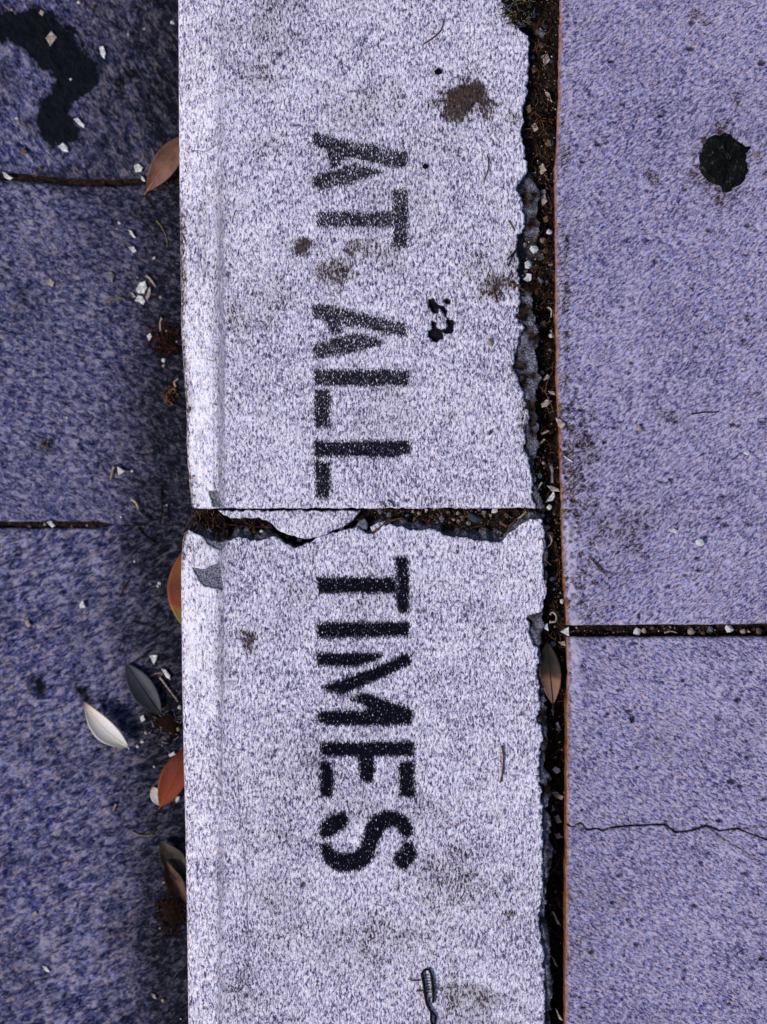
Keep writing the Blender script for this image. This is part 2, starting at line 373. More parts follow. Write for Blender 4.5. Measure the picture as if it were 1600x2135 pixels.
# right edge of the sound kerb surface
E_Y = [-3000,0,40,66,75,100,180,210,250,290,340,360,385,405,420,450,470,490,540,600,616,640,660,672,683,695,710,730,755,790,815,840,870,900,930,950,975,1000,1030,1062,
       1083,1100,1140,1185,1210,1240,1262,1276,1284,1320,1346,1352,1366,1400,1440,1480,1500,1520,1540,1560,1600,1650,1700,1760,1850,1925,1960,2040,2135,5000]
E_X = [1088,1050,1066,1092,1104,1104,1100,1095,1088,1090,1100,1096,1078,1082,1090,1088,1095,1084,1080,1082,1085,1082,1078,1082,1093,1084,1080,1076,1073,1078,1090,1097,1103,1095,1094,1098,1105,1107,1112,1122,
       1130,1134,1136,1133,1137,1140,1135,1128,1101,1104,1114,1124,1122,1122,1124,1128,1118,1131,1133,1126,1124,1128,1131,1130,1132,1122,1130,1136,1138,1138]
# outer edge of the broken ledge
L_Y = [-3000,0,370,400,480,600,700,800,860,900,1000,1062,1100,1160,1300,1345,1470,1560,1700,1900,2135,5000]
L_X = [1104,1112,1112,1126,1124,1118,1126,1126,1124,1128,1120,1136,1144,1142,1140,1128,1138,1149,1148,1150,1153,1153]
P_Y = [-3000,0,200,330,345,600,800,900,1050,1200,1300,1420,1700,2135,5000]
P_X = [1170,1168,1165,1160,1158,1160,1162,1168,1172,1176,1183,1185,1183,1180,1180]
# top of the lower kerb stone along the crack
C_X = [360,378,393,410,428,440,460,478,500,515,530,555,575,590,615,632,650,665,700,725,745,760,775,788,800,815,825,850,880,900,915,940,965,990,1015,1025,1043,1055,1065,1085,1105,1125,1145,1200]
C_Y = [1120,1116,1107,1112,1122,1128,1130,1125,1120,1124,1127,1122,1117,1128,1143,1137,1129,1120,1108,1101,1100,1108,1115,1106,1097,1093,1097,1101,1104,1102,1109,1117,1121,1127,1127,1130,1132,1120,1108,1096,1084,1083,1086,1086]
CHIPS = [  # shallow grey chips (polygon, depth mm, darkness)
 ([(401,1184),(420,1187),(445,1178),(459,1176),(462,1190),(466,1230),(440,1226),(424,1222),(412,1208)], 0.8, 0.0),
 ([(433,1021),(452,1022),(459,1040),(466,1050),(470,1058),(445,1058),(440,1040)], 0.7, 0.0),
 ([(415,1108),(432,1132),(448,1142),(464,1147),(476,1128),(470,1108)], 0.9, 0.1),
]
DARKCHIPS = [
 [(893,624),(905,620),(915,633),(928,636),(933,648),(931,660),(940,666),(951,670),(947,692),(935,694),(922,691),(925,706),(910,712),(893,702),(898,685),(902,668),(911,672),(910,682),(920,685),(930,684),(937,678),(930,662),(922,646),(915,642),(914,652),(905,655),(898,645)],
 [(930,620),(940,626),(938,634),(930,633)]]
KSTAINS = [ # x, y, rx, ry, strength
 (968,210,54,42,1.6),(948,225,30,26,1.5),(995,192,28,28,1.6),(972,245,18,24,0.7),(625,510,24,20,1.5),(700,570,44,38,0.95),(675,575,20,16,1.15),(735,520,28,18,0.95),(790,530,60,40,0.5),
 (1030,600,36,28,1.15),(1060,590,40,22,1.0),(1070,570,24,60,0.6),(522,1335,18,24,1.3),(605,1230,9,18,0.75),(940,868,12,9,0.75),(560,870,14,10,0.3),(780,215,60,40,0.42),(800,1690,200,30,0.25),
 (565,60,60,60,0.35),(540,150,46,40,0.4),(560,300,40,20,0.35),(640,1640,120,90,0.22),(505,660,60,40,0.42),(560,620,50,50,0.35),(610,1075,7,14,0.9),(820,860,60,60,0.25),(1000,560,50,40,0.35),
 (460,560,30,160,0.22),(900,440,80,50,0.2),(1090,870,12,60,0.7),(1065,780,14,60,0.35),(940,1840,100,60,0.5),(820,1960,140,60,0.45),(600,1960,80,40,0.3),(960,2080,60,40,0.75),(780,1240,70,40,0.3),
 (505,2080,60,60,0.3),(445,1130,28,12,0.8),(560,1870,40,30,0.3),(1065,1910,20,16,0.8),(465,1380,16,60,0.25),(920,640,40,40,0.25),(560,1740,50,30,0.45),(985,150,36,20,0.3),(1045,275,20,14,0.7),(1070,250,14,16,0.8)]
SPECKS = [(415,655,3),(633,1845,6),(575,1565,4),(1022,903,1),(930,690,2),(980,1580,4),(920,780,3),(555,1310,3),(700,1690,3),(1010,1310,4),(610,1095,3),(955,1150,4),(1007,1146,3),(990,1140,3),(893,1138,4),(818,1200,2)]
_r = random.Random(8)
for _ in range(90): SPECKS.append((_r.uniform(400, 1110), _r.uniform(0, 2135), _r.uniform(0.6, 2.6)))
MARKS = [[(437,1650),(441,1643),(449,1641),(457,1646),(457,1654),(450,1659),(441,1656),(437,1650)],
         [(434,1664),(434,1676),(438,1686),(446,1689),(454,1683),(458,1672),(457,1664)], [(446,1664),(445,1676)],
         [(520,768),(535,775),(550,782),(562,790),(580,802),(600,812),(618,824)], [(395,745),(420,745),(445,752)],
         [(1078,1490),(1100,1490),(1118,1504),(1130,1520),(1134,1540)],
         [(384,312),(395,314),(412,312),(425,315),(440,310),(452,300),(462,296)],
         [(500,1690),(505,1740),(510,1780),(515,1830),(517,1900),(520,2000)], [(492,1560),(498,1640),(501,1690)],
         [(1128,1617),(1090,1616),(1060,1616)], [(1126,1655),(1100,1640)], [(420,1300),(424,1400)], [(402,1120),(404,1180)],
         [(850,1890),(858,1960)]]
LEAFPX = {}

def stain_field(X, Y, lst):
    s = np.zeros(X.shape)
    for (x, y, rx, ry, st) in lst:
        def f(a, b):
            d = np.sqrt(((a - x) / rx) ** 2 + ((b - y) / ry) ** 2) + 1.1 * fbm(a, b, 24, 4, 31)
            return st * smooth(1.5, 0.15, d)
        s = np.maximum(s, local(f, X, Y, (x - 2.2 * rx, y - 2.2 * ry, x + 2.2 * rx, y + 2.2 * ry), 0))
    return s

# ------------------------------------------------------------------ kerb
def rows_between(y0, y1, step, far=None, dense=(-40, 2180)):
    a = []
    y = y0
    while y < y1 - 1e-6:
        a.append(y)
        st = step if dense[0] <= y <= dense[1] else max(step, 0.12 * (min(abs(y - dense[0]), abs(y - dense[1])) + 40))
        if y < dense[0]: st = min(st, dense[0] - y + 1e-3)
        y += st
    a.append(y1); return np.array(a)

def kerb_fields(X, Y, upper):
    xl = np.interp(Y, KL_Y, KL_X) if upper else np.interp(Y, KM_Y, KM_X)
    infr = smooth(-400, -40, Y) * smooth(2500, 2180, Y)
    # surface profile: rounded gutter edge and a tooled slope
    u = X - xl
    z = -0.0026 * np.clip((462 - X) / 84, 0, 1.3) ** 1.5
    r = np.clip(1 - u / 13.0, 0, 1); z = z - 0.0030 * (1 - np.sqrt(np.clip(1 - r * r, 0, 1)))
    z = z + 0.00035 * fbm(X, Y, 90, 3, 3) + 0.00010 * fbm(X, Y * 0.6, 9, 3, 7)
    # trowel groove
    gx = 462 + 4 * vn(Y / 300.0, 0 * Y, 9)
    wdt = 8.0
    band = np.exp(-((X - gx) / wdt) ** 2) * (0.55 + 0.9 * vn(X / 2.2, Y / 160.0, 41)) * (0.8 + 0.5 * vn(X / 60, Y / 60.0, 40))
    band = 2.6 * band * np.where(Y < 1062, smooth(350, 470, Y) * 0.8 + 0.35, 0.55)
    lines = smooth(0.12, 0.34, vn(X / 3.0, Y / 240.0, 44)) * smooth(395, 410, X) * smooth(480, 462, X) * smooth(350, 500, Y) * smooth(1800, 1550, Y)
    band = np.clip(np.maximum(band, lines * 0.45), 0, 1)
    z = z - 0.0002 * band
    # nibbled gutter edge
    edge = smooth(20, 2, u + 14 * fbm(X, Y, 20, 3, 12)) * smooth(330, 500, Y) * (1 - 0.7 * smooth(1130, 1200, Y))
    stain = stain_field(X, Y, KSTAINS)
    stain = np.maximum(stain, edge * 0.95)
    # soot / dirt patches
    grime = np.clip(0.16 * smooth(0.05, 0.45, fbm(X, Y, 120, 4, 55)), 0, 1)
    grime = np.maximum(grime, 0.30 * smooth(1960, 2100, Y) * smooth(860, 960, X) * smooth(0.0, 0.4, fbm(X, Y, 60, 3, 5)))
    # chips
    chip = np.zeros(X.shape); dirt = np.zeros(X.shape); dz = np.zeros(X.shape)
    for poly, dep, dk in CHIPS:
        d = local(lambda a, b: sdf(a, b, poly) + 3.0 * fbm(a, b, 9, 3, 21), X, Y, bbox(poly, 14), 50)
        chip = np.maximum(chip, smooth(1.5, -1.5, d)); dz = np.maximum(dz, dep * 0.001 * smooth(1.5, -2.5, d) * (1 + 0.5 * fbm(X, Y, 10, 2, 2)))
    for poly in DARKCHIPS:
        d = local(lambda a, b: sdf(a, b, poly) + 5.0 * fbm(a, b, 9, 3, 25), X, Y, bbox(poly, 16), 50)
        c = smooth(2, -1.5, d); chip = np.maximum(chip, c); dirt = np.maximum(dirt, 0.93 * c); dz = np.maximum(dz, 0.0012 * c)
    # small pock marks along the gutter edge
    pk = smooth(0.30, 0.42, fbm(X, Y, 14, 2, 77)) * smooth(452, 400, X) * smooth(650, 780, Y) * smooth(1400, 1050, Y)
    stain = np.maximum(stain, pk * 0.75); dz = np.maximum(dz, pk * 0.0005)
    # spalled right edge
    ex = np.interp(Y, E_Y, E_X) + 9 * fbm(X * 0 + 7, Y, 17, 5, 61) * (0.8 - 0.4 * smooth(1100, 1500, Y)) * infr
    d = X - ex + 5 * fbm(X, Y, 8, 3, 62) * infr
    c = smooth(-1.0, 1.6, d); chip = np.maximum(chip, c)
    led = 0.0015 + 0.0010 * fbm(X, Y, 40, 3, 64) + 0.0007 * fbm(X, Y, 9, 2, 65) + 0.0022 * smooth(6, 30, d) * smooth(1350, 1450, Y)
    led = led + 0.004 * smooth(400, 340, Y) + 0.003 * smooth(470, 500, Y) * smooth(620, 590, Y)
    dz = np.maximum(dz, c * np.clip(led, 0.0008, 0.02))
    dk = 0.0 + 0.75 * smooth(470, 500, Y) * smooth(630, 600, Y) + 0.8 * smooth(395, 350, Y)
    dk = np.maximum(dk, 0.42 + 1.5 * fbm(X, Y, 20, 4, 66))
    dirt = np.maximum(dirt, c * np.clip(dk, 0, 1)); dirt = np.maximum(dirt, c * np.exp(-((d - 1.0) / 1.5) ** 2) * 0.9)
    if not upper:
        cy = np.interp(X, C_X, C_Y) + 4.5 * fbm(X, X * 0 + 3, 9, 4, 71)
        d = cy - Y + 2.5 * fbm(X, Y, 10, 3, 72)
        c = smooth(-1.0, 1.2, d); chip = np.maximum(chip, c)
        slope = 0.00022 + 0.0016 * smooth(780, 730, X) * smooth(555, 590, X)
        dep = np.clip(np.maximum(d, 0) * slope * (1 + 0.9 * fbm(X, Y, 14, 3, 73)) + 0.0008 * c, 0, 0.02)
        dz = np.maximum(dz, c * dep); z = np.where(d > 6, np.minimum(z, 0), z)
        dk = 0.30 + 0.35 * smooth(560, 500, X) + 0.9 * fbm(X, Y, 16, 3, 74) + 0.5 * smooth(14, 30, d)
        dirt = np.maximum(dirt, c * np.clip(dk, 0, 1))
        dirt = np.maximum(dirt, c * np.exp(-((d - 1.2) / 2.0) ** 2) * 0.9)
    crack = np.zeros(X.shape)
    for poly in DARKCHIPS:
        d = local(lambda a, b: sdf(a, b, poly) + 5.0 * fbm(a, b, 9, 3, 25), X, Y, bbox(poly, 16), 50)
        crack = np.maximum(crack, smooth(1.5, -2.5, d) * np.clip(0.85 + 0.7 * fbm(X, Y, 12, 3, 26), 0, 0.95))
    for i, ml in enumerate(MARKS):
        wid = 1.1 if i in (0, 1, 2) else 0.8
        dd = local(lambda a, b: pdist(a, b, ml), X, Y, bbox(ml, 8), 50)
        gate = smooth(-0.35, 0.15, fbm(X, Y, 14, 2, 81 + i)) if i > 2 else 0.9
        crack = np.maximum(crack, smooth(wid + 1.3, wid - 0.5, dd) * (0.60 if i < 3 else 0.7) * gate)
    for x, y, r_ in SPECKS:
        m = ((X - x) ** 2 + (Y - y) ** 2) < 400
        crack[m] = np.maximum(crack[m], 0.8 * smooth(r_ + 1, r_ - 1, np.hypot(X[m] - x, Y[m] - y)))
    dz = dz + 0.0004 * crack
    ink = np.zeros(X.shape); which = np.full(X.shape, -1)
    for i, (ltr, lab, st, polys) in enumerate(LETTERS):
        for p in polys:
            dd = local(lambda a, b: sdf(a, b, p) + 2.0 * fbm(a, b, 18, 2, 91), X, Y, bbox(p, 14), 50)
            v = st * np.clip(0.5 - (dd - (2.6 if ltr == 'A' else 1.2)) / 12.0, 0, 1) ** 0.8
            v = v * (1 - 0.5 * (1 - st) * (fbm(X, Y, 30, 2, 95) > 0.1))
            k = v > ink; ink[k] = v[k]; which[dd < 5.0] = i
    ink = ink * (1 - np.clip(chip, 0, 1))
    lite = smooth(4, 14, u) * smooth(458, 440, X) * (0.12 + 0.50 * smooth(560, 720, Y) * smooth(1700, 1250, Y)) * (1 + 0.8 * fbm(X, Y, 50, 3, 97))  # light from the left on the gutter-side slope, painted into the kerb colour
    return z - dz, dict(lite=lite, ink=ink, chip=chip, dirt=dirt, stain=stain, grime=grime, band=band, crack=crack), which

def build_kerb(upper):
    step = 2.0
    if upper: ys = rows_between(-9000, 1060, step)
    else: ys = rows_between(1063, 11000, step)
    ncol = 382
    U = np.linspace(0, 1, ncol); U = np.concatenate([np.linspace(0, 0.02, 10)[:-1], U[U >= 0.02]])
    Yg = np.repeat(ys[:, None], len(U), 1)
    xl = np.interp(ys, KL_Y, KL_X) if upper else np.interp(ys, KM_Y, KM_X)
    # a nibbled outline on the gutter side
    xl = xl + 3.0 * fbm(ys * 0 + 4, ys, 30, 4, 15) * smooth(300, 600, ys) * (1 if upper else smooth(1300, 1130, ys) + 0.15)
    xr = np.interp(ys, L_Y, L_X) - 3 + 17 * fbm(ys * 0, ys, 30, 5, 14) * smooth(-400, -40, ys) * smooth(2500, 2180, ys)
    X = xl[:, None] + (xr - xl)[:, None] * U[None, :]
    # the cut end wobbles slightly
    if upper: Yg = Yg + (smooth(1040, 1060, Yg)) * (1.5 * vn(X / 25.0, X * 0, 5) + 3.2 * fbm(X, X * 0, 12, 4, 6))
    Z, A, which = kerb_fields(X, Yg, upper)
    if upper:   # ragged arris along the joint
        e = smooth(1056, 1061, Yg + 3 * vn(X / 9.0, X * 0, 8)); Z = Z - 0.0012 * e; A['stain'] = np.maximum(A['stain'], e * 0.5)
    Xw = (X - 800) * S; Yw = (1067.5 - Yg) * S
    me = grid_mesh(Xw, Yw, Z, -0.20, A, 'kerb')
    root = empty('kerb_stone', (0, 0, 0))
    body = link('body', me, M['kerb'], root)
    tag(root, 'pale kerb stone carrying the words AT ALL, above the cross crack' if upper else
        'pale kerb stone carrying the word TIMES, with a broken end at the crack', 'kerb', 'kerb stones')
    # painted letters: the film of paint on the kerb surface
    n, m = X.shape; idx = np.arange(n * m).reshape(n, m)
    flat = {k: np.asarray(a).reshape(-1) for k, a in A.items()}
    P3 = np.stack([Xw, Yw, Z + 0.00006], -1).reshape(-1, 3)
    for i, (ltr, lab, st, polys) in enumerate(LETTERS):
        mk = which == i
        cell = mk[:-1, :-1] & mk[1:, :-1] & mk[1:, 1:] & mk[:-1, 1:]
        if cell.sum() < 10: continue
        F = np.stack([idx[:-1, :-1], idx[1:, :-1], idx[1:, 1:], idx[:-1, 1:]], -1)[cell]
        used, inv = np.unique(F, return_inverse=True); F2 = inv.reshape(F.shape)
        lm = mesh_from(P3[used], F2, 'letter', {k: a[used] for k, a in flat.items()})
        lo = link('painted_letter', lm, M['kerb'], root); lo['label'] = lab
    return root
kerb_up = build_kerb(True)
kerb_lo = build_kerb(False)

# ------------------------------------------------------------------ pavement slabs
def cols_between(x0, x1, step, dense):
    return rows_between(x0, x1, step, dense=dense)

PSTAINS = [(1290,1110,60,50,0.55),(1330,1080,80,40,0.3),(1410,868,34,12,0.75),(1360,370,14,16,0.7),(1215,930,30,60,0.5),(1200,1000,24,50,0.6),(1200,1070,20,40,0.5),(1280,1190,90,40,0.25),(1590,830,20,12,0.6),(1508,340,66,66,1.0),
           (1455,30,14,10,0.8),(1475,45,12,8,0.7),(1285,110,20,26,0.3),(1560,658,12,4,1.2),(1550,717,13,5,1.2),(1450,1570,60,24,0.2),(1213,1985,34,34,0.35),(1300,1870,200,30,0.18),(1540,210,14,20,0.4),
           (1180,350,8,50,0.5),(1175,560,8,80,0.45),(1262,1088,20,20,0.4)]
PSPOTS = [(1320,1500,6,9),(1262,1350,6,4),(1218,1240,4,3),(1351,1098,6,3),(1255,1085,3,3),(1220,905,4,3),(1205,930,6,5),(1186,850,5,3),(1527,1630,9,7),(1335,1285,3,6),(1280,1265,5,3),(1545,1640,7,4),(1502,1712,8,4),
          (1383,1422,6,3),(1540,1460,8,4),(1425,1420,6,3),(1410,880,6,3),(1455,1165,7,4),(1560,1580,6,4),(1276,1565,5,3),(1330,1600,5,3),(1268,1490,4,3),(1508,1035,6,4),(1530,885,7,3),(1590,880,8,4),(1400,1000,7,4),
          (1380,1005,6,3),(1340,1160,5,3),(1430,1200,6,3),(1460,1190,8,3),(1248,300,7,4),(1440,100,8,5),(1590,130,8,6),(1500,1080,7,4),(1515,1095,9,4),(1500,1500,6,4),(1290,1440,5,3),(1590,2000,8,5),(1450,1890,6,4),(1215,1690,5,3),
          (1265,720,4,3),(1300,640,5,3),(1445,600,6,3),(1368,545,6,4),(1480,480,7,4),(1250,420,5,4),(1380,240,7,4),(1210,240,5,4),(1560,470,8,4)]
_r = random.Random(4)
for _ in range(150):
    _x = 1190 + 420 * _r.random(); _y = _r.uniform(-30, 2160)
    if _r.random() < 0.35: _x = 1180 + abs(_r.gauss(0, 60)); _y = _r.gauss(1000, 130)
    _a = _r.uniform(1.6, 4.5); PSPOTS.append((_x, _y, _a * _r.uniform(1.0, 1.8), _a * _r.uniform(0.6, 1.0)))
CRK = [[(1180,1718),(1195,1725),(1213,1716),(1225,1731),(1247,1728),(1258,1733),(1275,1727),(1295,1724),(1330,1722),(1370,1720),(1390,1720),(1410,1736),(1440,1733),(1460,1727),(1475,1722),(1503,1733),(1540,1728),(1575,1742),(1640,1765),(2200,1900)],
       [(1475,1722),(1500,1743),(1525,1757),(1555,1775),(1575,1790),(1640,1815)],[(1540,1728),(1570,1726),(1640,1722)]]
def build_pave(y0, y1, mat, lab):
    ys = rows_between(y0, y1, 3.0)
    if y1 > 2000:
        ys = np.unique(np.concatenate([ys, np.arange(1700, 1800, 1.2)]))
    xs = cols_between(0, 9000, 3.0, (-50, 460))
    xs = np.concatenate([[0, 1, 2, 4, 6], xs[xs > 8]])
    xe = np.interp(ys, P_Y, P_X) + 2.2 * fbm(ys * 0 + 2, ys, 24, 4, 111) * smooth(-400, -40, ys) * smooth(2500, 2180, ys)
    X = xe[:, None] + xs[None, :]; Y = np.repeat(ys[:, None], len(xs), 1)
    u = X - xe[:, None]
    z = -0.0008 + 0.0006 * fbm(X, Y, 200, 3, 101) + 0.00012 * fbm(X, Y, 12, 3, 102)
    r = np.clip(1 - u / 7.0, 0, 1); z = z - 0.0012 * (1 - np.sqrt(np.clip(1 - r * r, 0, 1)))
    jy = 1304 + (X - 1185) * -0.006; jl = 1329 + (X - 1185) * -0.004
    if y1 < 2000:
        e = np.clip(1 - (y1 - Y) / 5.0, 0, 1); Y = Y + smooth(y1 - 12, y1, Y) * (jy - y1 + 2.0 * fbm(X, X * 0, 20, 3, 7))
    else:
        e = np.clip(1 - (Y - y0) / 5.0, 0, 1); Y = Y + smooth(y0 + 12, y0, Y) * (jl - y0 + 2.0 * fbm(X, X * 0, 20, 3, 17))
    z = z - 0.001 * e * e
    stain = stain_field(X, Y, PSTAINS)
    pitz = smooth(60, 12, u + 30 * fbm(X, Y, 40, 3, 103)) * smooth(700, 900, Y) * smooth(1290, 1180, Y)
    pk = smooth(0.06, 0.22, fbm(X, Y, 9, 2, 104)) * smooth(110, 20, u + 40 * fbm(X, Y, 60, 2, 105)) * (smooth(760, 900, Y) * smooth(1330, 1250, Y) + 0.35)
    stain = np.maximum(stain, 0.75 * pk); z = z - 0.0004 * pk
    stain = np.maximum(stain, 0.85 * smooth(9, 4, np.abs(u - 22 + 5 * vn(Y / 30, Y * 0, 3))) * smooth(0.0, 0.2, fbm(X * 0, Y, 40, 3, 107)) * smooth(280, 340, Y) * smooth(1150, 1000, Y))
    grime = 0.14 * smooth(0.0, 0.5, fbm(X, Y, 150, 4, 106))
    lite = 0
    crack = np.zeros(X.shape)
    if y1 > 2000:
        for i, c in enumerate(CRK):
            d = local(lambda a, b: pdist(a, b, c) + 0.9 * fbm(a, b, 8, 2, 7), X, Y, (1170, 1690, 2300, 2000), 50)
            wd = (1.0 + 0.9 * fbm(X, Y, 16, 3, 8)) * (1 - 0.55 * smooth(1470, 1520, X)) * (1 if i == 0 else 0.35)
            st = 0.85 if i == 0 else 0.3
            crack = np.maximum(crack, st * smooth(wd + 1.5, wd - 0.5, d)); z = z - 0.002 * st * smooth(wd + 1.2, 0, d)
            stain = np.maximum(stain, 0.5 * smooth(7, 1, d + 4 * fbm(X, Y, 10, 2, 9)))
    for x, y, a, b in PSPOTS:
        m = (np.abs(X - x) < 25) & (np.abs(Y - y) < 25)
        if m.any():
            q = np.hypot((X[m] - x) / a, (Y[m] - y) / b) + 0.4 * fbm(X[m], Y[m], 5, 2, 4)
            crack[m] = np.maximum(crack[m], 0.85 * smooth(1.3, 0.7, q)); z[m] -= 0.0008 * smooth(1.2, 0.3, q)
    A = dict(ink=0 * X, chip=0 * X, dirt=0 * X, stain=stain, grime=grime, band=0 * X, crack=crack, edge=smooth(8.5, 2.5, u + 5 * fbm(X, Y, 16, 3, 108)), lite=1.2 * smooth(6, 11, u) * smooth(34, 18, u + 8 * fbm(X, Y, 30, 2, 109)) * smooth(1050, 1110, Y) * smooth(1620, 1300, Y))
    me = grid_mesh((X - 800) * S, (1067.5 - Y) * S, z, -0.11, A, 'slab')
    o = link('concrete_slab', me, mat, pavement); o['label'] = lab
pavement = empty('pavement', (0, 0, 0)); tag(pavement, 'lavender grey concrete pavement beside the kerb', None, None, 'structure')
build_pave(-7000, 1304, M['pave_a'], 'pavement slab with the black gum spot')
build_pave(1329, 8500, M['pave_b'], 'pavement slab with the hairline crack')

# ------------------------------------------------------------------ gutter slabs and road
GS = S * (H - ZG) / H
KX = (372 - 800) * S          # kerb face
TARS = [([(-40,22),(60,10),(100,25),(150,50),(165,92),(203,120),(208,145),(185,195),(150,232),(152,290),(105,302),(62,262),(110,200),(122,165),(100,140),(50,100),(-40,70)], 1.0),
        ([(250,150),(275,122),(302,118),(312,150),(370,190),(380,300),(330,240),(285,170),(262,170),(258,200),(240,215),(238,170)], 0.75),
        ([(-20,345),(100,352),(250,350),(320,345),(385,300),(385,420),(330,440),(200,410),(60,396),(-20,392)], 0.62),
        ([(35,590),(55,585),(62,610),(52,632),(36,620)], 0.95), ([(60,1415),(95,1405),(92,1430),(66,1432)], 0.95),
        ([(280,640),(330,650),(385,640),(385,760),(340,770),(300,720)], 0.6), ([(250,590),(200,590),(170,560),(210,570),(330,560),(385,540),(385,640),(330,645)], 0.5),
        ([(280,1480),(385,1440),(385,1570),(330,1570),(290,1530)], 0.62), ([(335,1860),(385,1840),(385,2000),(340,1980),(320,1910)], 0.75), ([(165,1440),(180,1435),(190,1458),(178,1466)], 0.8),
        ([(130,150),(180,140),(200,190),(140,190)], 0.5), ([(300,1090),(330,1110),(345,1130),(320,1140),(300,1120)], 0.5), ([(85,910),(112,915),(110,940),(88,940)], 0.5),
        ([(255,1740),(320,1745),(380,1880),(330,1860),(290,1800)], 0.35)]
def build_gutter(y0, y1, mat, lab, jt=None, jb=None):
    ys = rows_between(y0, y1, 3.0)
    xs = rows_between(-2600, 454, 3.0, dense=(-60, 2000))
    X = np.repeat(xs[None, :], len(ys), 0); Y = np.repeat(ys[:, None], len(xs), 1)
    if jb is not None: Y = Y + smooth(y1 - 14, y1, Y) * (jb(X) - y1)
    if jt is not None: Y = Y + smooth(y0 + 14, y0, Y) * (jt(X) - y0)
    z = ZG + 0.0008 * fbm(X, Y, 160, 3, 201) + 0.00060 * fbm(X, Y, 14, 3, 202) * smooth(480, 250, X) + 0.00022 * fbm(X, Y, 7, 2, 203)
    ed = np.zeros(X.shape)
    if jb is not None: ed = np.maximum(ed, np.clip(1 - (jb(X) - Y) / 6.0, 0, 1) * smooth(246, 225, X if y1 > 800 else X * 0))
    if jt is not None: ed = np.maximum(ed, np.clip(1 - (Y - jt(X)) / 6.0, 0, 1) * smooth(246, 225, X if y0 > 800 else X * 0))
    z = z - 0.0012 * ed * ed
    grime = np.zeros(X.shape)
    for poly, st in TARS:
        d = local(lambda a, b: sdf(a, b, poly) + 26 * fbm(a, b, 34, 4, 211), X, Y, bbox(poly, 40), 99)
        grime = np.maximum(grime, st * smooth(20, -14, d + 10 * fbm(X, Y, 12, 3, 219)))
    band = smooth(120, 350, X + 60 * fbm(X, Y, 90, 3, 212))
    grime = np.maximum(grime, 0.72 * band)
    grime = np.maximum(grime, 0.60 * smooth(900, 350, Y) * smooth(40, 220, X) )
    grime = np.maximum(grime, 0.5 * smooth(0.1, 0.5, fbm(X, Y, 70, 3, 213)) * smooth(700, 300, Y))
    grime = np.maximum(grime, 0.30 * smooth(0.0, 0.5, fbm(X, Y, 110, 3, 214)))
    stain = 0.5 * smooth(0.12, 0.35, fbm(X, Y, 11, 2, 215)) * smooth(480, 100, X) * 0
    A = dict(ink=0 * X, chip=0 * X, dirt=0 * X, stain=stain, grime=np.clip(grime, 0, 1), band=0 * X, crack=0 * X)
    me = grid_mesh((X - 800) * GS, (1067.5 - Y) * GS, z, -0.22, A, 'slab')
    o = link('concrete_slab', me, mat, gutter); o['label'] = lab
gutter = empty('gutter', (0, 0, 0)); tag(gutter, 'dark blue grey concrete gutter below the kerb', None, None, 'structure')
j1 = lambda X: 366 + 14 * smooth(0, 200, X) - 6 * smooth(200, 380, X) + 1.2 * fbm(X, X * 0, 20, 3, 1)
j2 = lambda X: 1094 + 0 * X
hw = lambda X: 6.5 * smooth(246, 200, X)
build_gutter(-5000, 360, M['gut_a'], 'gutter slab with the black tar stain', None, lambda X: j1(X) - 7)
build_gutter(376, 1090, M['gut_b'], 'gutter slab between the two joints', lambda X: j1(X) + 7, lambda X: j2(X) - hw(X))
build_gutter(1098, 7000, M['gut_c'], 'gutter slab with the scattered leaves', lambda X: j2(X) + hw(X) + 0.02, None)

def sheet(name, x0, x1, y0, y1, z, mat, n=2):
    xs = np.linspace(x0, x1, n); ys = np.linspace(y1, y0, n)
    Xs, Ys = np.meshgrid(xs, ys)
    me = grid_mesh(Xs, Ys, np.full(Xs.shape, z), z, {}, name, skirt=False)
    return tag(link(name, me, mat), None, None, None, 'structure')
sheet('ground', -60, 60, -60, 60, -0.23, M['ground'])
tag(bpy.data.objects['ground'], 'bare earth under the kerb and the slabs')
rd = sheet('road', -30, (-2600 - 800) * GS - 0.004, -60, 60, ZG - 0.004, M['asphalt']); tag(rd, 'dark asphalt road beyond the gutter')

# soil in the joints: rough heightfields
def soil(name, X, Y, Z, lab):
    me = grid_mesh((X - 800) * S, (1067.5 - Y) * S, Z, -0.19, {}, name)
    o = link(name, me, M['soil']); tag(o, lab, 'soil', None, 'stuff'); return o
ys = rows_between(-5000, 6000, 3.0); U = np.linspace(0, 1, 34)
xa = np.interp(ys, L_Y, L_X) - 30; xb = np.interp(ys, P_Y, P_X) + 0.0
X = xa[:, None] + (xb - xa)[:, None] * U; Y = np.repeat(ys[:, None], 34, 1)
base = np.interp(Y, [-5000, 0, 200, 380, 480, 560, 640, 900, 1060, 1150, 1280, 1345, 1480, 1600, 1800, 2135, 6000], [-5, -4.2, -4.2, -6.5, -6, -3.6, -7.5, -7, -6, -7, -7, -8, -12, -11, -13, -14, -14]) / 1000
Zs = base + 0.0030 * fbm(X, Y, 30, 4, 301) + 0.0010 * fbm(X, Y, 7, 2, 302)
Zs = np.where(X < xa[:, None] + 26, np.minimum(Zs, -0.0045), Zs)
soil('joint_soil', X, Y, Zs, 'dark soil packed in the long joint between kerb and pavement')
xs = np.arange(400, 1150, 3.0); vv = np.linspace(0, 1, 26)
Xc = np.repeat(xs[None, :], 26, 0); yt = 1061.0; Yc = yt + (75) * np.repeat(vv[:, None], len(xs), 1)
Zc = -0.0054 + 0.0024 * fbm(Xc, Yc, 26, 4, 311) + 0.0009 * fbm(Xc, Yc, 7, 2, 312) - 0.004 * smooth(800, 700, Xc)
soil('crack_soil', Xc, Yc, Zc, 'dark soil filling the broken gap between the two kerb stones')
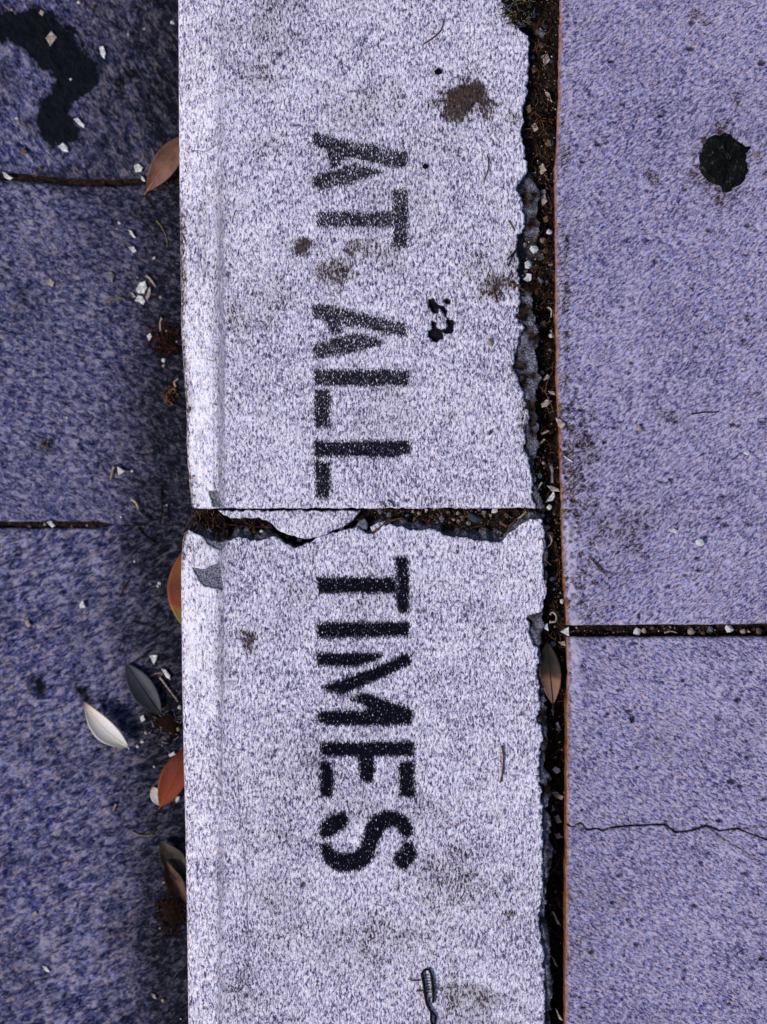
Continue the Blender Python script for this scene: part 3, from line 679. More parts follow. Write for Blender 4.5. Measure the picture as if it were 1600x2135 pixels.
xs = np.arange(1180, 1700, 4.0); Xc = np.repeat(xs[None, :], 10, 0); Yc = 1301 + 31 * np.repeat(np.linspace(0, 1, 10)[:, None], len(xs), 1)
Zc = -0.0052 + 0.002 * fbm(Xc, Yc, 20, 3, 321) + 0.0008 * fbm(Xc, Yc, 6, 2, 322)
soil('slab_joint_soil', Xc, Yc, Zc, 'dark soil in the cross joint between the pavement slabs')
def gut_soil(lab, f, hwid, x1):
    xs = np.arange(-200, x1, 4.0); Xc = np.repeat(xs[None, :], 8, 0)
    Yc = f(Xc) + hwid * np.repeat(np.linspace(-1, 1, 8)[:, None], len(xs), 1)
    Zc = ZG - 0.0022 + 0.0016 * fbm(Xc, Yc, 20, 3, 331)
    me = grid_mesh((Xc - 800) * GS, (1067.5 - Yc) * GS, Zc, -0.2, {}, 'soil')
    tag(link('gutter_joint_soil', me, M['soil']), lab, 'soil', None, 'stuff')
gut_soil('dark soil along the upper joint of the gutter', j1, 9, 470)
gut_soil('dark soil in the short thin gutter joint beside the crack', j2, 7.5, 246)

# ------------------------------------------------------------------ small things
def rock_mesh(seed, flat=0.7, facets=1, rough=0.25):
    r = random.Random(seed); bm = bmesh.new(); bmesh.ops.create_icosphere(bm, subdivisions=facets, radius=1.0)
    off = [Vector((r.uniform(-1, 1), r.uniform(-1, 1), r.uniform(-1, 1))).normalized() for _ in range(7)]
    cut = [r.uniform(0.45, 0.9) for _ in range(7)]
    for v in bm.verts:
        for d, c in zip(off, cut):
            k = v.co.dot(d)
            if k > c: v.co -= d * (k - c)
        v.co *= 1 + r.uniform(-rough, rough) * 0.35
        v.co.z *= flat
    me = bpy.data.meshes.new('stone'); bm.to_mesh(me); bm.free(); return me
ROCKS = {}
def rock_proto(i, mat):
    k = (i, mat)
    if k not in ROCKS:
        me = rock_mesh(100 + i, 0.62, 1); me.materials.append(M[mat]); ROCKS[k] = me
    return ROCKS[k]

def stone(px, py, r, mat='white_stone', z=None, label=None, group=None, sx=1.0, sy=1.0, rot=None, name='pebble', cat='stone', i=None):
    """a stone r picture-pixels in radius resting at height z"""
    zz = surf(px, py) if z is None else z
    k = S * (H - zz) / H
    o = bpy.data.objects.new(name, rock_proto(R.randrange(7) if i is None else i, mat)); COL.objects.link(o)
    rr = r * k * 1.12
    o.scale = (rr * sx, rr * sy, rr * min(sx, sy) * 0.95); p = W(px, py, zz); o.location = (p.x, p.y, zz + rr * 0.35 * min(sx, sy))
    o.rotation_euler = (R.uniform(-0.3, 0.3), R.uniform(-0.3, 0.3), R.uniform(0, 6.28) if rot is None else rot)
    return tag(o, label, cat, group)

def surf(px, py):
    if px < 372: return ZG + 0.0002
    if px > np.interp(py, P_Y, P_X) and not (1303 < py < 1330): return -0.0006
    if px > np.interp(py, P_Y, P_X): return -0.0052
    if px > np.interp(py, E_Y, E_X): return -0.0045
    if 1062 < py < np.interp(px, C_X, C_Y): return -0.0058
    return 0.0001

def tube_mesh(pts, radii, nseg=6):
    V = []; F = []
    pts = [Vector(p) for p in pts]
    for i, p in enumerate(pts):
        t = (pts[min(i + 1, len(pts) - 1)] - pts[max(i - 1, 0)]).normalized()
        a = t.cross(Vector((0, 0, 1)));
        if a.length < 1e-4: a = Vector((1, 0, 0))
        a.normalize(); b = t.cross(a)
        for j in range(nseg):
            th = 2 * math.pi * j / nseg
            V.append(p + (a * math.cos(th) + b * math.sin(th)) * radii[i])
    n = len(pts)
    for i in range(n - 1):
        for j in range(nseg):
            F.append((i * nseg + j, i * nseg + (j + 1) % nseg, (i + 1) * nseg + (j + 1) % nseg, (i + 1) * nseg + j))
    F.append(tuple(range(nseg))[::-1]); F.append(tuple((n - 1) * nseg + j for j in range(nseg)))
    return V, F

def path(pts, n=10, jit=0.0):
    """smooth a polyline of (x, y[, dz]) picture points"""
    P = [np.array((p[0], p[1], p[2] if len(p) > 2 else 0.0)) for p in pts]
    if len(P) == 2: P = [P[0], (P[0] + P[1]) / 2, P[1]]
    out = []
    for i in range(len(P) - 1):
        p0 = P[max(i - 1, 0)]; p1 = P[i]; p2 = P[i + 1]; p3 = P[min(i + 2, len(P) - 1)]
        k = max(2, n // (len(P) - 1))
        for j in range(k):
            t = j / k
            out.append(0.5 * (2 * p1 + (p2 - p0) * t + (2 * p0 - 5 * p1 + 4 * p2 - p3) * t * t + (-p0 + 3 * p1 - 3 * p2 + p3) * t ** 3))
    out.append(P[-1])
    return [o + np.array((R.uniform(-jit, jit), R.uniform(-jit, jit), 0)) for o in out]

def twig(pts, r, mat='twig', z=None, label=None, group=None, taper=0.5, name='twig', cat='twig', parent=None, jit=0.4, lift=0.0, ends=False):
    pp = path(pts, 12, jit)
    zz = surf(pts[0][0], pts[0][1]) if z is None else z
    P3 = []; k = S * (H - zz) / H
    for q in pp:
        p = W(q[0], q[1], zz); P3.append((p.x, p.y, zz + r * k + q[2] * 0.001 + lift))
    n = len(P3); rad = [r * k * (1 - (1 - taper) * i / (n - 1)) * (1 + R.uniform(-0.12, 0.12)) for i in range(n)]
    if ends: rad[0] *= 1.5; rad[-1] *= 1.5
    c = Vector(P3[0]) if parent is None else Vector((0, 0, 0))
    V, F = tube_mesh([Vector(p) - c for p in P3], rad)
    me = mesh_from(np.array([tuple(v) for v in V]), [list(f) for f in F], 'twig')
    me.polygons.foreach_set('use_smooth', np.ones(len(me.polygons), bool))
    o = link(name, me, M[mat], parent)
    if parent is None: o.location = c; tag(o, label, cat, group)
    return o

def flake(poly, mat='white_stone', z=None, thick=3, label=None, group=None, name='stone_chip', cat='stone chip', tilt=(0, 0), lift=0.0):
    """a flat broken chip with the given outline in picture pixels"""
    cx = sum(p[0] for p in poly) / len(poly); cy = sum(p[1] for p in poly) / len(poly)
    zz = surf(cx, cy) if z is None else z
    k = S * (H - zz) / H; c = W(cx, cy, zz)
    th = thick * k; bm = bmesh.new()
    # subdivide outline a little
    Q = []
    for i, p in enumerate(poly):
        q = poly[(i + 1) % len(poly)]
        Q.append(p); Q.append(((p[0] + q[0]) / 2 + R.uniform(-0.6, 0.6), (p[1] + q[1]) / 2 + R.uniform(-0.6, 0.6)))
    rings = []
    for zf, sc in ((0.0, 0.9), (0.6, 1.0), (1.0, 0.86)):
        rings.append([bm.verts.new(((q[0] - cx) * k * sc, -(q[1] - cy) * k * sc, th * zf + R.uniform(-0.12, 0.12) * th)) for q in Q])
    n = len(Q)
    for a, b in zip(rings[:-1], rings[1:]):
        for i in range(n): bm.faces.new((a[i], a[(i + 1) % n], b[(i + 1) % n], b[i]))
    top = bm.verts.new((0, 0, th * (1.0 + R.uniform(0, 0.3))));
    for i in range(n): bm.faces.new((rings[-1][i], rings[-1][(i + 1) % n], top))
    bm.faces.new(rings[0][::-1])
    bmesh.ops.recalc_face_normals(bm, faces=bm.faces)
    me = bpy.data.meshes.new('chip'); bm.to_mesh(me); bm.free()
    o = link(name, me, M[mat]); o.location = (c.x, c.y, zz + lift); o.rotation_euler = (tilt[0], tilt[1], 0)
    return tag(o, label, cat, group)

def leaf(base, tip, width, mat, label, z=None, curl=0.0, bend=0.0, widest=0.5, rib='twig', stalk=6, lift=0.0004, cup=0.25, rib_r=0.9, skew=0.0, rollx=0.0, ripple=0.0, edge_power=0.8):
    """leaf from base to tip (picture pixels), blade + midrib + stalk"""
    zz = surf(min(base[0], 371) if base[0] < 420 else base[0], base[1]) if z is None else z
    k = S * (H - zz) / H
    b = W(*base, zz); t = W(*tip, zz); L = (t - b).length; ang = math.atan2(t.y - b.y, t.x - b.x)
    root = empty('leaf', (b.x, b.y, zz + lift)); root.rotation_euler = (rollx, 0, ang)
    hwid = width * k / 2; nu, nv = 28, 13
    V = []; along = []; cross = []
    def centre(u):
        return Vector((u * L, bend * L * math.sin(math.pi * u), curl * L * (4 * u * (1 - u)) * 0.25 + ripple * L * math.sin(u * 9)))
    def hw_(u):
        uu = u ** (math.log(0.5) / math.log(widest))
        return hwid * max(0.0, math.sin(math.pi * uu)) ** edge_power
    for i in range(nu + 1):
        u = i / nu; c = centre(u); h = hw_(u) + 0.00008
        for j in range(nv):
            s = -1 + 2 * j / (nv - 1)
            wob = 1 + 0.05 * float(vn(u * 9 + base[0], (1 if s > 0 else 5) + base[1] * 0.1)) + 0.02 * float(vn(u * 31 + base[0], (2 if s > 0 else 7)))
            V.append((c.x, c.y + s * h * wob * (1 + skew * s), c.z + cup * h * s * s + ripple * h * 2.0 * math.sin(u * 14 + 3 * s) * abs(s)))
            along.append(u); cross.append(s)
    idx = np.arange((nu + 1) * nv).reshape(nu + 1, nv)
    F = np.stack([idx[:-1, :-1], idx[1:, :-1], idx[1:, 1:], idx[:-1, 1:]], -1).reshape(-1, 4)
    V = np.array(V); V2 = V.copy(); V2[:, 2] -= 0.00018
    n0 = len(V); loop = np.concatenate([idx[:, 0], idx[-1, 1:], idx[-2::-1, -1], idx[0, -2:0:-1]])
    F = np.concatenate([F, F[:, ::-1] + n0, np.stack([loop, loop + n0, np.roll(loop, -1) + n0, np.roll(loop, -1)], -1)])
    me = mesh_from(np.concatenate([V, V2]), F, 'blade', dict(along=along * 2, cross=cross * 2))
    bl = link('blade', me, M[mat], root)
    cl = [centre(i / 16.0 * 0.97) + Vector((0, 0, 0.00008)) for i in range(17)]
    Vr, Fr = tube_mesh(cl, [rib_r * k * (1.15 - 0.95 * i / 16) for i in range(17)], 6)
    link('midrib', mesh_from(np.array([tuple(v) for v in Vr]), [list(f) for f in Fr]), M[rib], root)
    if stalk:
        cs = [Vector((-stalk * k * i / 4, 0.15 * stalk * k * (i / 4) ** 2, 0.00008 - 0.0002 * i / 4)) for i in range(5)]
        Vr, Fr = tube_mesh(cs, [rib_r * k * 1.2] * 5, 6)
        link('stalk', mesh_from(np.array([tuple(v) for v in Vr]), [list(f) for f in Fr]), M[rib], root)
    return tag(root, label, 'leaf', 'fallen leaves')

M['rib_dark'] = simple('dark rib', (0.006, 0.008, 0.014), (0.02, 0.022, 0.03), 800, 0.6)
M['rib_cream'] = simple('cream rib', (0.70, 0.60, 0.50), (0.85, 0.78, 0.68), 800, 0.6)
M['rib_red'] = simple('red rib', (0.28, 0.05, 0.015), (0.40, 0.09, 0.03), 800, 0.5)
M['rib_orange'] = simple('orange rib', (0.35, 0.12, 0.04), (0.5, 0.2, 0.06), 800, 0.5)

leaf((308, 400), (392, 282), 52, 'leaf_rust', 'pinkish brown dry leaf poking out from the kerb at the upper gutter joint', rib='rib_orange', cup=0.35, curl=0.10, lift=0.0015, stalk=8, rib_r=1.0)
leaf((393, 1316), (386, 1146), 76, 'leaf_orange', 'orange leaf with a yellow end, half hidden by the kerb just below the crack', rib='rib_orange', cup=0.10, curl=0.1, lift=0.001, stalk=10)
leaf((336, 1490), (264, 1384), 52, 'leaf_slate', 'dark blue grey smooth leaf lying on the gutter beside the letter M', rib='rib_dark', cup=0.30, curl=0.04, lift=0.0006, rib_r=1.3, stalk=5, widest=0.5)
leaf((270, 1556), (178, 1461), 44, 'leaf_cream', 'pale cream pointed leaf on the open gutter, left of the dark leaf', rib='rib_cream', cup=0.45, curl=0.24, lift=0.0035, bend=0.05, stalk=4, widest=0.45, rib_r=0.8, edge_power=0.95)
leaf((336, 1680), (398, 1552), 56, 'leaf_red', 'glossy brick red leaf partly tucked under the kerb edge', rib='rib_red', cup=0.25, curl=0.15, lift=0.0022, stalk=5, rib_r=0.8)
leaf((340, 1680), (318, 1640), 26, 'leaf_cream', 'cream leaf tip peeking out from under the red leaf', rib='rib_cream', cup=0.2, curl=0.1, lift=0.0005, stalk=0, widest=0.5)
leaf((396, 1836), (336, 1752), 50, 'leaf_olive', 'rotting olive grey leaf against the kerb below the red leaf', rib='rib_dark', cup=0.4, curl=0.2, lift=0.0015, ripple=0.03, stalk=5)
leaf((392, 1882), (348, 1792), 36, 'leaf_dead', 'curled dead brown leaf against the kerb, lowest in the gutter', rib='twig', cup=0.8, curl=0.25, lift=0.003, ripple=0.03, stalk=6)
leaf((1153, 1468), (1140, 1338), 44, 'leaf_gap', 'brown leaf with a blackened top wedged in the long joint', z=-0.0042, rib='rib_dark', cup=0.35, curl=0.05, lift=0.0010, stalk=12, rib_r=1.1, widest=0.52)
leaf((1146, 1118), (1158, 1152), 14, 'leaf_dead', 'tiny shrivelled brown leaf in the long joint just under the crack', z=-0.0055, cup=0.6, lift=0.0012, stalk=0)

# black gum on the pavement
def blob(outline, h, mat, label, cat, name, zz=-0.0007, bumps=0.3):
    cx = sum(p[0] for p in outline) / len(outline); cy = sum(p[1] for p in outline) / len(outline)
    c = W(cx, cy, zz); k = S; rings = []; V = []; n = len(outline) * 3
    Q = []
    for i, p in enumerate(outline):
        q = outline[(i + 1) % len(outline)]
        for j in range(3):
            t = j / 3; Q.append((p[0] + (q[0] - p[0]) * t + R.uniform(-2.4, 2.4), p[1] + (q[1] - p[1]) * t + R.uniform(-2.4, 2.4)))
    lev = [(1.0, 0.0), (0.97, 0.25), (0.88, 0.62), (0.78, 0.9), (0.6, 1.0), (0.4, 0.95), (0.2, 1.0)]
    for s, z in lev:
        for x, y in Q:
            V.append(((x - cx) * s * k, -(y - cy) * s * k, z * h * (1 + (R.uniform(-bumps, bumps) * 1.6 if z > 0.5 else 0))))
    V.append((0, 0, h)); F = []
    for a in range(len(lev) - 1):
        for i in range(n): F.append((a * n + i, (a * n + (i + 1) % n), ((a + 1) * n + (i + 1) % n), (a + 1) * n + i))
    for i in range(n): F.append(((len(lev) - 1) * n + i, (len(lev) - 1) * n + (i + 1) % n, len(V) - 1))
    me = mesh_from(np.array(V), [f[::-1] for f in F], name)
    o = link(name, me, M[mat]); o.location = c; return tag(o, label, cat)
blob([(1458,325),(1468,300),(1482,284),(1505,277),(1525,281),(1540,294),(1552,303),(1568,307),(1557,316),(1554,330),(1560,350),(1556,372),(1545,385),(1528,393),(1516,402),(1506,396),(1500,386),(1484,382),(1466,368),(1458,350)],
     0.0012, 'gum', 'black flattened chewing gum with a ragged outline on the pavement', 'chewing gum', 'chewing_gum')

# concrete fragments in the crack
def fragment(outline, mat, label, depth=0.012, ztop=-0.0004, name='concrete_fragment', jit=1.0):
    Q = []
    for i, p in enumerate(outline):
        q = outline[(i + 1) % len(outline)]; n = max(1, int(math.hypot(q[0] - p[0], q[1] - p[1]) / 7))
        for j in range(n):
            t = j / n; Q.append((p[0] + (q[0] - p[0]) * t + R.uniform(-jit, jit), p[1] + (q[1] - p[1]) * t + R.uniform(-jit, jit)))
    cx = sum(p[0] for p in Q) / len(Q); cy = sum(p[1] for p in Q) / len(Q); bm = bmesh.new(); n = len(Q)
    nrm = []
    area = sum(Q[i][0] * Q[(i + 1) % n][1] - Q[(i + 1) % n][0] * Q[i][1] for i in range(n)); sg = 1 if area > 0 else -1
    for i in range(n):
        a = Q[i - 1]; b = Q[(i + 1) % n]; tx, ty = b[0] - a[0], b[1] - a[1]; l = math.hypot(tx, ty) or 1
        nrm.append((-ty / l * sg, tx / l * sg))
    levels = [(2.6, 0.0, 0.0), (1.0, -0.0004, 0.0), (0.0, -0.0016, 1.0), (-1.0, -0.004, 1.0), (-1.0, -depth, 1.0)]
    rings = []; sides = []
    for ins, z, sd_ in levels:
        rg = []
        for (x, y), (nx, ny) in zip(Q, nrm):
            rg.append(bm.verts.new(((x + nx * ins - cx) * S, -(y + ny * ins - cy) * S, z + (R.uniform(-0.0003, 0.0003) if z < 0 else 0)))); sides.append(sd_)
        rings.append(rg)
    f = bm.faces.new(rings[0]);
    for a, b in zip(rings[:-1], rings[1:]):
        for i in range(n): bm.faces.new((a[i], a[(i + 1) % n], b[(i + 1) % n], b[i]))
    bm.faces.new(rings[-1][::-1])
    bmesh.ops.triangulate(bm, faces=[f])
    bmesh.ops.recalc_face_normals(bm, faces=bm.faces)
    me = bpy.data.meshes.new('fragment'); bm.to_mesh(me); bm.free()
    at = me.attributes.new('chip', 'FLOAT', 'POINT'); at.data.foreach_set('value', np.array(sides, np.float32))
    o = link(name, me, M[mat]); o.location = ((cx - 800) * S, (1067.5 - cy) * S, ztop); return tag(o, label, 'broken concrete')
fragment([(452,1063.5),(500,1064.5),(600,1064),(700,1063.5),(752,1064),(742,1078),(730,1088),(715,1099),(697,1107),(677,1116),(655,1122),(628,1122),(606,1117),(585,1109),(570,1096),(556,1084),(530,1079),(500,1080),(480,1080),(465,1074)],
         'kerb', 'long pale wedge of kerb concrete broken loose inside the crack', jit=2.0)
fragment([(738,1100),(752,1084),(762,1080),(768,1092),(766,1104),(748,1106)], 'grey_stone', 'small grey triangular lump of concrete in the middle of the crack', ztop=-0.001, jit=0.5)
fragment([(772,1098),(790,1088),(806,1086),(798,1098),(786,1106),(776,1110)], 'kerb', 'small pale sliver of concrete at the middle of the crack', ztop=-0.0012, jit=0.5)

# ---- individual stones, sticks and flakes
stone(1023, 713, 8, 'cream_stone', label='round cream pebble alone on the kerb top, right of the dark pitted mark', sy=1.15, rot=0)
stone(887, 347, 6.5, 'gum', label='tiny black pellet on the kerb top between the first A and the joint', name='pellet', cat='pellet')
stone(914, 152, 9, 'gum', label='round black pellet on the kerb top above the brown smudge', name='pellet', cat='pellet')
stone(1022, 903, 5, 'slate_stone', label='small dark oval pellet on the kerb top right of the last L', sx=0.7, sy=1.5, rot=-0.3, name='pellet', cat='pellet')
stone(742, 1440, 5, 'white_stone', label='tiny white stone resting between the strokes of the letter M')
stone(743, 1455, 5, 'grey_stone', label='tiny grey stone touching the middle stroke of the letter M')
stone(852, 506, 4.5, 'white_stone', label='tiny white stone at the end of the first letter T')
stone(1333, 893, 8, 'cream_stone', label='round pale pebble on the pavement level with the last L')
stone(1458, 1132, 11, 'white_stone', label='white pebble on the pavement, largest of the loose ones there')
flake([(1394,1103),(1404,1101),(1413,1106),(1410,1111),(1398,1109)], 'white_stone', label='thin white chip on the pavement left of the white pebble', thick=3)
stone(1576, 322, 8, 'cream_stone', label='small pale stone beside the black gum', sx=1.5, sy=0.7, rot=0.8)
stone(1558, 945, 6, 'white_stone', label='small bright stone near the pavement edge of the view', sx=1.4, sy=.7, rot=0)
stone(1307, 992, 3.5, 'white_stone', label='minute white grain on the pavement above the dark smudge')
stone(1193, 890, 6, 'grey_stone', label='small grey stone on the pavement lip beside the long joint')
flake([(1158,870),(1168,874),(1180,884),(1172,893),(1164,888)], 'cream_stone', label='pale flake sitting on the lip of the pavement slab', thick=3, z=-0.0006)
flake([(1174,950),(1184,954),(1196,964),(1186,960)], 'white_stone', label='sharp white sliver on the pavement edge by the long joint', thick=2, z=-0.0006)

J = 'pale stones lodged in the long joint'
LJ = 'small pale stone lodged among the dark soil of the long joint'
for (x, y, r, m) in [(1145,484,7,'white_stone'),(1131,502,8,'cream_stone'),(1095,511,6,'cream_stone'),(1137,524,7,'tan_stone'),(1148,551,5,'cream_stone'),(1096,566,5,'cream_stone'),(1141,588,6,'grey_stone'),
                     (1127,585,9,'grey_stone'),(1133,677,9,'tan_stone'),(1121,681,6,'cream_stone'),(1150,700,6,'white_stone'),(1104,740,5,'cream_stone'),(1131,777,5,'cream_stone'),(1133,965,5,'cream_stone'),(1126,992,6,'white_stone'),
                     (1087,622,3,'white_stone'),(1120,493,4,'tan_stone'),(1137,56,7,'slate_stone'),(1120,70,7,'tan_stone'),(1101,228,7,'tan_stone'),(1130,95,6,'cream_stone'),(1130,358,6,'cream_stone'),(1114,30,9,'slate_stone'),
                     (1133,400,6,'cream_stone'),(1150,300,7,'slate_stone'),(1152,1208,6.5,'white_stone'),(1154,1229,4.5,'white_stone'),(1167,1208,5,'tan_stone'),(1160,1217,4,'cream_stone'),(1172,1253,6,'white_stone'),(1169,1236,4,'cream_stone'),
                     (1152,1343,8,'grey_stone'),(1163,1520,5,'cream_stone'),(1150,690,4,'cream_stone'),(1093,936,3.5,'white_stone'),(1142,1100,5,'cream_stone'),(1160,1090,4,'tan_stone'),(1157,1150,5,'tan_stone'),(1160,1166,3.5,'cream_stone'),
                     (1137,610,5,'tan_stone'),(1118,560,6,'slate_stone'),(1126,708,4,'tan_stone'),(1147,730,4,'grey_stone'),(1128,640,4,'tan_stone'),(1160,1440,4,'tan_stone'),(1156,1775,5,'tan_stone'),(1110,120,6,'grey_stone'),(1150,130,6,'slate_stone')]:
    stone(x, y, r, m, z=-0.0042 if y < 600 else (-0.0055 if y < 1470 else -0.009), label=LJ if m in ('white_stone', 'cream_stone') else 'small dull stone half buried in the soil of the long joint', group=J if m in ('white_stone', 'cream_stone') else 'dull stones in the long joint')
stone(1113, 520, 10, 'white_stone', z=-0.003, label='larger white stone in the pile of debris in the long joint, topmost of three', sx=1.1, sy=0.9)
stone(1103, 553, 9.5, 'white_stone', z=-0.003, label='white stone in the joint debris, middle one of the three large ones')
flake([(1090,583),(1100,570),(1109,572),(1108,585),(1100,588)], 'white_stone', z=-0.003, label='white angular stone in the joint debris, lowest of the three large ones', thick=6)
stone(1160, 1606, 7.5, 'white_stone', z=-0.009, label='bright white pebble deep in the joint beside the letter E', sx=1.2, rot=-0.7)
flake([(1167,1316),(1186,1306),(1187,1327)], 'white_stone', z=-0.0045, label='white triangular stone where the slab joint meets the long joint', thick=7, name='pebble', cat='stone')
stone(1145, 1057, 6, 'white_stone', z=-0.004, label='white pebble where the crack meets the long joint')
flake([(1135,1048),(1150,1030),(1154,1022),(1158,1034),(1152,1044)], 'white_stone', z=-0.004, label='curved white shard in the long joint just above the crack', thick=5)
flake([(1140,1012),(1150,1013),(1165,1019),(1168,1025),(1150,1024)], 'cream_stone', z=-0.0035, label='long pale shard lying across the joint above the crack', thick=3)
flake([(1146,972),(1152,966),(1156,990),(1154,1008),(1148,1006),(1150,988)], 'grey_stone', z=-0.0045, label='upright narrow grey shard in the long joint', thick=3)
flake([(1130,792),(1142,780),(1148,787),(1136,793)], 'cream_stone', z=-0.004, label='pale winged chip in the long joint, right of the second A', thick=3)
flake([(1143,815),(1156,816),(1158,824),(1148,822)], 'cream_stone', z=-0.004, label='small buff chip against the pavement edge in the long joint', thick=3)
flake([(1128,842),(1140,832),(1152,836),(1140,848),(1130,850)], 'cream_stone', z=-0.004, label='pale layered chip in the long joint level with the first L', thick=4)
flake([(1100,930),(1106,932),(1114,942),(1104,944)], 'grey_stone', z=-0.003, label='grey chip on the broken kerb ledge near the last L', thick=3)
flake([(1130,1108),(1152,1110),(1156,1118),(1148,1128),(1142,1120)], 'cream_stone', z=-0.0045, label='cream wedge in the long joint just below the crack', thick=4)
flake([(1128,1306),(1142,1299),(1144,1316),(1138,1312)], 'white_stone', z=-0.0028, label='white shard on the notch of the lower kerb stone', thick=3)
flake([(1112,1340),(1122,1333),(1132,1337),(1124,1345)], 'grey_stone', z=-0.003, label='grey shard at the bottom of the kerb notch', thick=3)
flake([(1164,1338),(1178,1336),(1180,1347),(1171,1345)], 'cream_stone', z=-0.004, label='cream chip at the head of the wedged leaf', thick=3)
flake([(1148,1478),(1156,1482),(1154,1496)], 'cream_stone', z=-0.0095, label='small pointed chip in the joint below the wedged leaf', thick=3)
flake([(1158,1508),(1164,1504),(1170,1522),(1164,1520)], 'white_stone', z=-0.0095, label='slim white chip in the joint below the wedged leaf', thick=3)
for pl, lb in (([(1148,1650),(1160,1650),(1176,1660),(1172,1668),(1158,1662)], 'buff chip lying across the joint beside the letter S'), ([(1152,1676),(1150,1692),(1158,1688)], 'narrow buff chip standing in the joint beside the letter S'),
               ([(1156,1702),(1164,1698),(1172,1714),(1162,1716)], 'pale chip in the joint at the pavement crack'), ([(1155,1738),(1166,1736),(1176,1746),(1160,1748)], 'pale chip in the joint just under the pavement crack'),
               ([(1150,1898),(1156,1902),(1170,1930),(1162,1926)], 'long pale chip slanting in the lower part of the joint'), ([(1148,1990),(1156,1998),(1164,2016),(1156,2010)], 'thin chip slanting in the joint near the frame bottom'),
               ([(1140,2090),(1146,2092),(1150,2104),(1144,2106)], 'tiny bright chip on the ledge at the bottom of the kerb'), ([(1158,2100),(1164,2110),(1174,2128),(1166,2124)], 'lowest pale chip in the long joint')):
    flake(pl, 'cream_stone', z=-0.010 if pl[0][1] < 2085 else -0.006, label=lb, thick=4)

K = 'stones in the cross crack'
for (x, y, r, m, l) in [(793,1066,9,'grey_stone','rounded grey stone at the left end of the stony part of the crack'),(813,1074,9,'grey_stone','second grey stone in the crack, next to the pale sliver'),
        (920,1082,9,'grey_stone','grey mottled stone in the wide part of the crack'),(1031,1064,8,'white_stone','bright white stone at the upper lip of the crack'),(1010,1069,6.5,'cream_stone','cream stone in the crack just left of the bright white one'),
        (712,1103,8,'white_stone','white pebble pinched in the narrow part of the crack'),(545,1109,7,'white_stone','white stone in the left hollow of the crack'),(530,1110,6,'tan_stone','brown stone beside the white one in the left hollow of the crack'),
        (1043,1120,8,'grey_stone','grey stone in the lower point of the crack hollow'),(723,1090,6,'white_stone','small white stone just above the pinched white pebble'),(624,1126,6,'grey_stone','grey grain in the dip of the crack under the wedge')]:
    stone(x, y, r, m, z=-0.0045, label=l, sy=0.85)
stone(990, 1079, 13, 'slate_stone', z=-0.0045, label='flat blue grey stone, largest in the crack', sx=1.45, sy=0.8, rot=-0.25, i=2)
for (x, y, r, m) in [(875,1070,5,'cream_stone'),(890,1063,4,'white_stone'),(905,1062,4,'cream_stone'),(912,1088,4,'cream_stone'),(955,1070,4.5,'cream_stone'),(957,1087,5,'cream_stone'),(966,1084,5,'tan_stone'),(977,1091,5.5,'cream_stone'),(963,1076,5,'grey_stone'),
                     (1022,1073,5,'cream_stone'),(1057,1074,6,'tan_stone'),(946,1083,4,'cream_stone'),(938,1090,4,'tan_stone'),(862,1066,4,'cream_stone'),(850,1074,4,'grey_stone'),(477,1071,4,'white_stone'),(600,1120,4,'tan_stone'),(838,1084,4,'tan_stone'),
                     (1000,1062,4,'grey_stone'),(1045,1090,5,'tan_stone'),(1075,1088,4,'cream_stone'),(1100,1070,4,'tan_stone'),(865,1082,4,'tan_stone'),(900,1075,5,'tan_stone'),(935,1068,4,'grey_stone'),(984,1066,4,'tan_stone')]:
    stone(x, y, r, m, z=-0.0046, label='small grain of gravel in the soil of the cross crack', group='gravel grains in the cross crack')
for (x, y, r, m, l) in [(1327,1317,9,'white_stone','round white stone in the slab joint'),(1343,1315,6,'cream_stone','cream stone touching the round white stone in the slab joint'),(1440,1318,9,'cream_stone','cream stone midway along the slab joint'),
        (1520,1311,9,'white_stone','upright white stone in the slab joint'),(1550,1316,7,'cream_stone','cream stone in the slab joint next to the upright white one'),(1582,1316,8,'tan_stone','tan stone in the slab joint at the edge of view'),
        (1480,1312,7,'grey_stone','grey stone in the slab joint'),(1361,1309,5,'tan_stone','small tan stone at the upper lip of the slab joint'),(1465,1320,6,'tan_stone','small tan stone low in the slab joint')]:
    stone(x, y, r, m, z=-0.0045, label=l, sx=1.1)
twig([(1385,1319),(1398,1316),(1412,1319)], 2.0, 'pale_twig', z=-0.004, label='pale twig lying in the slab joint')

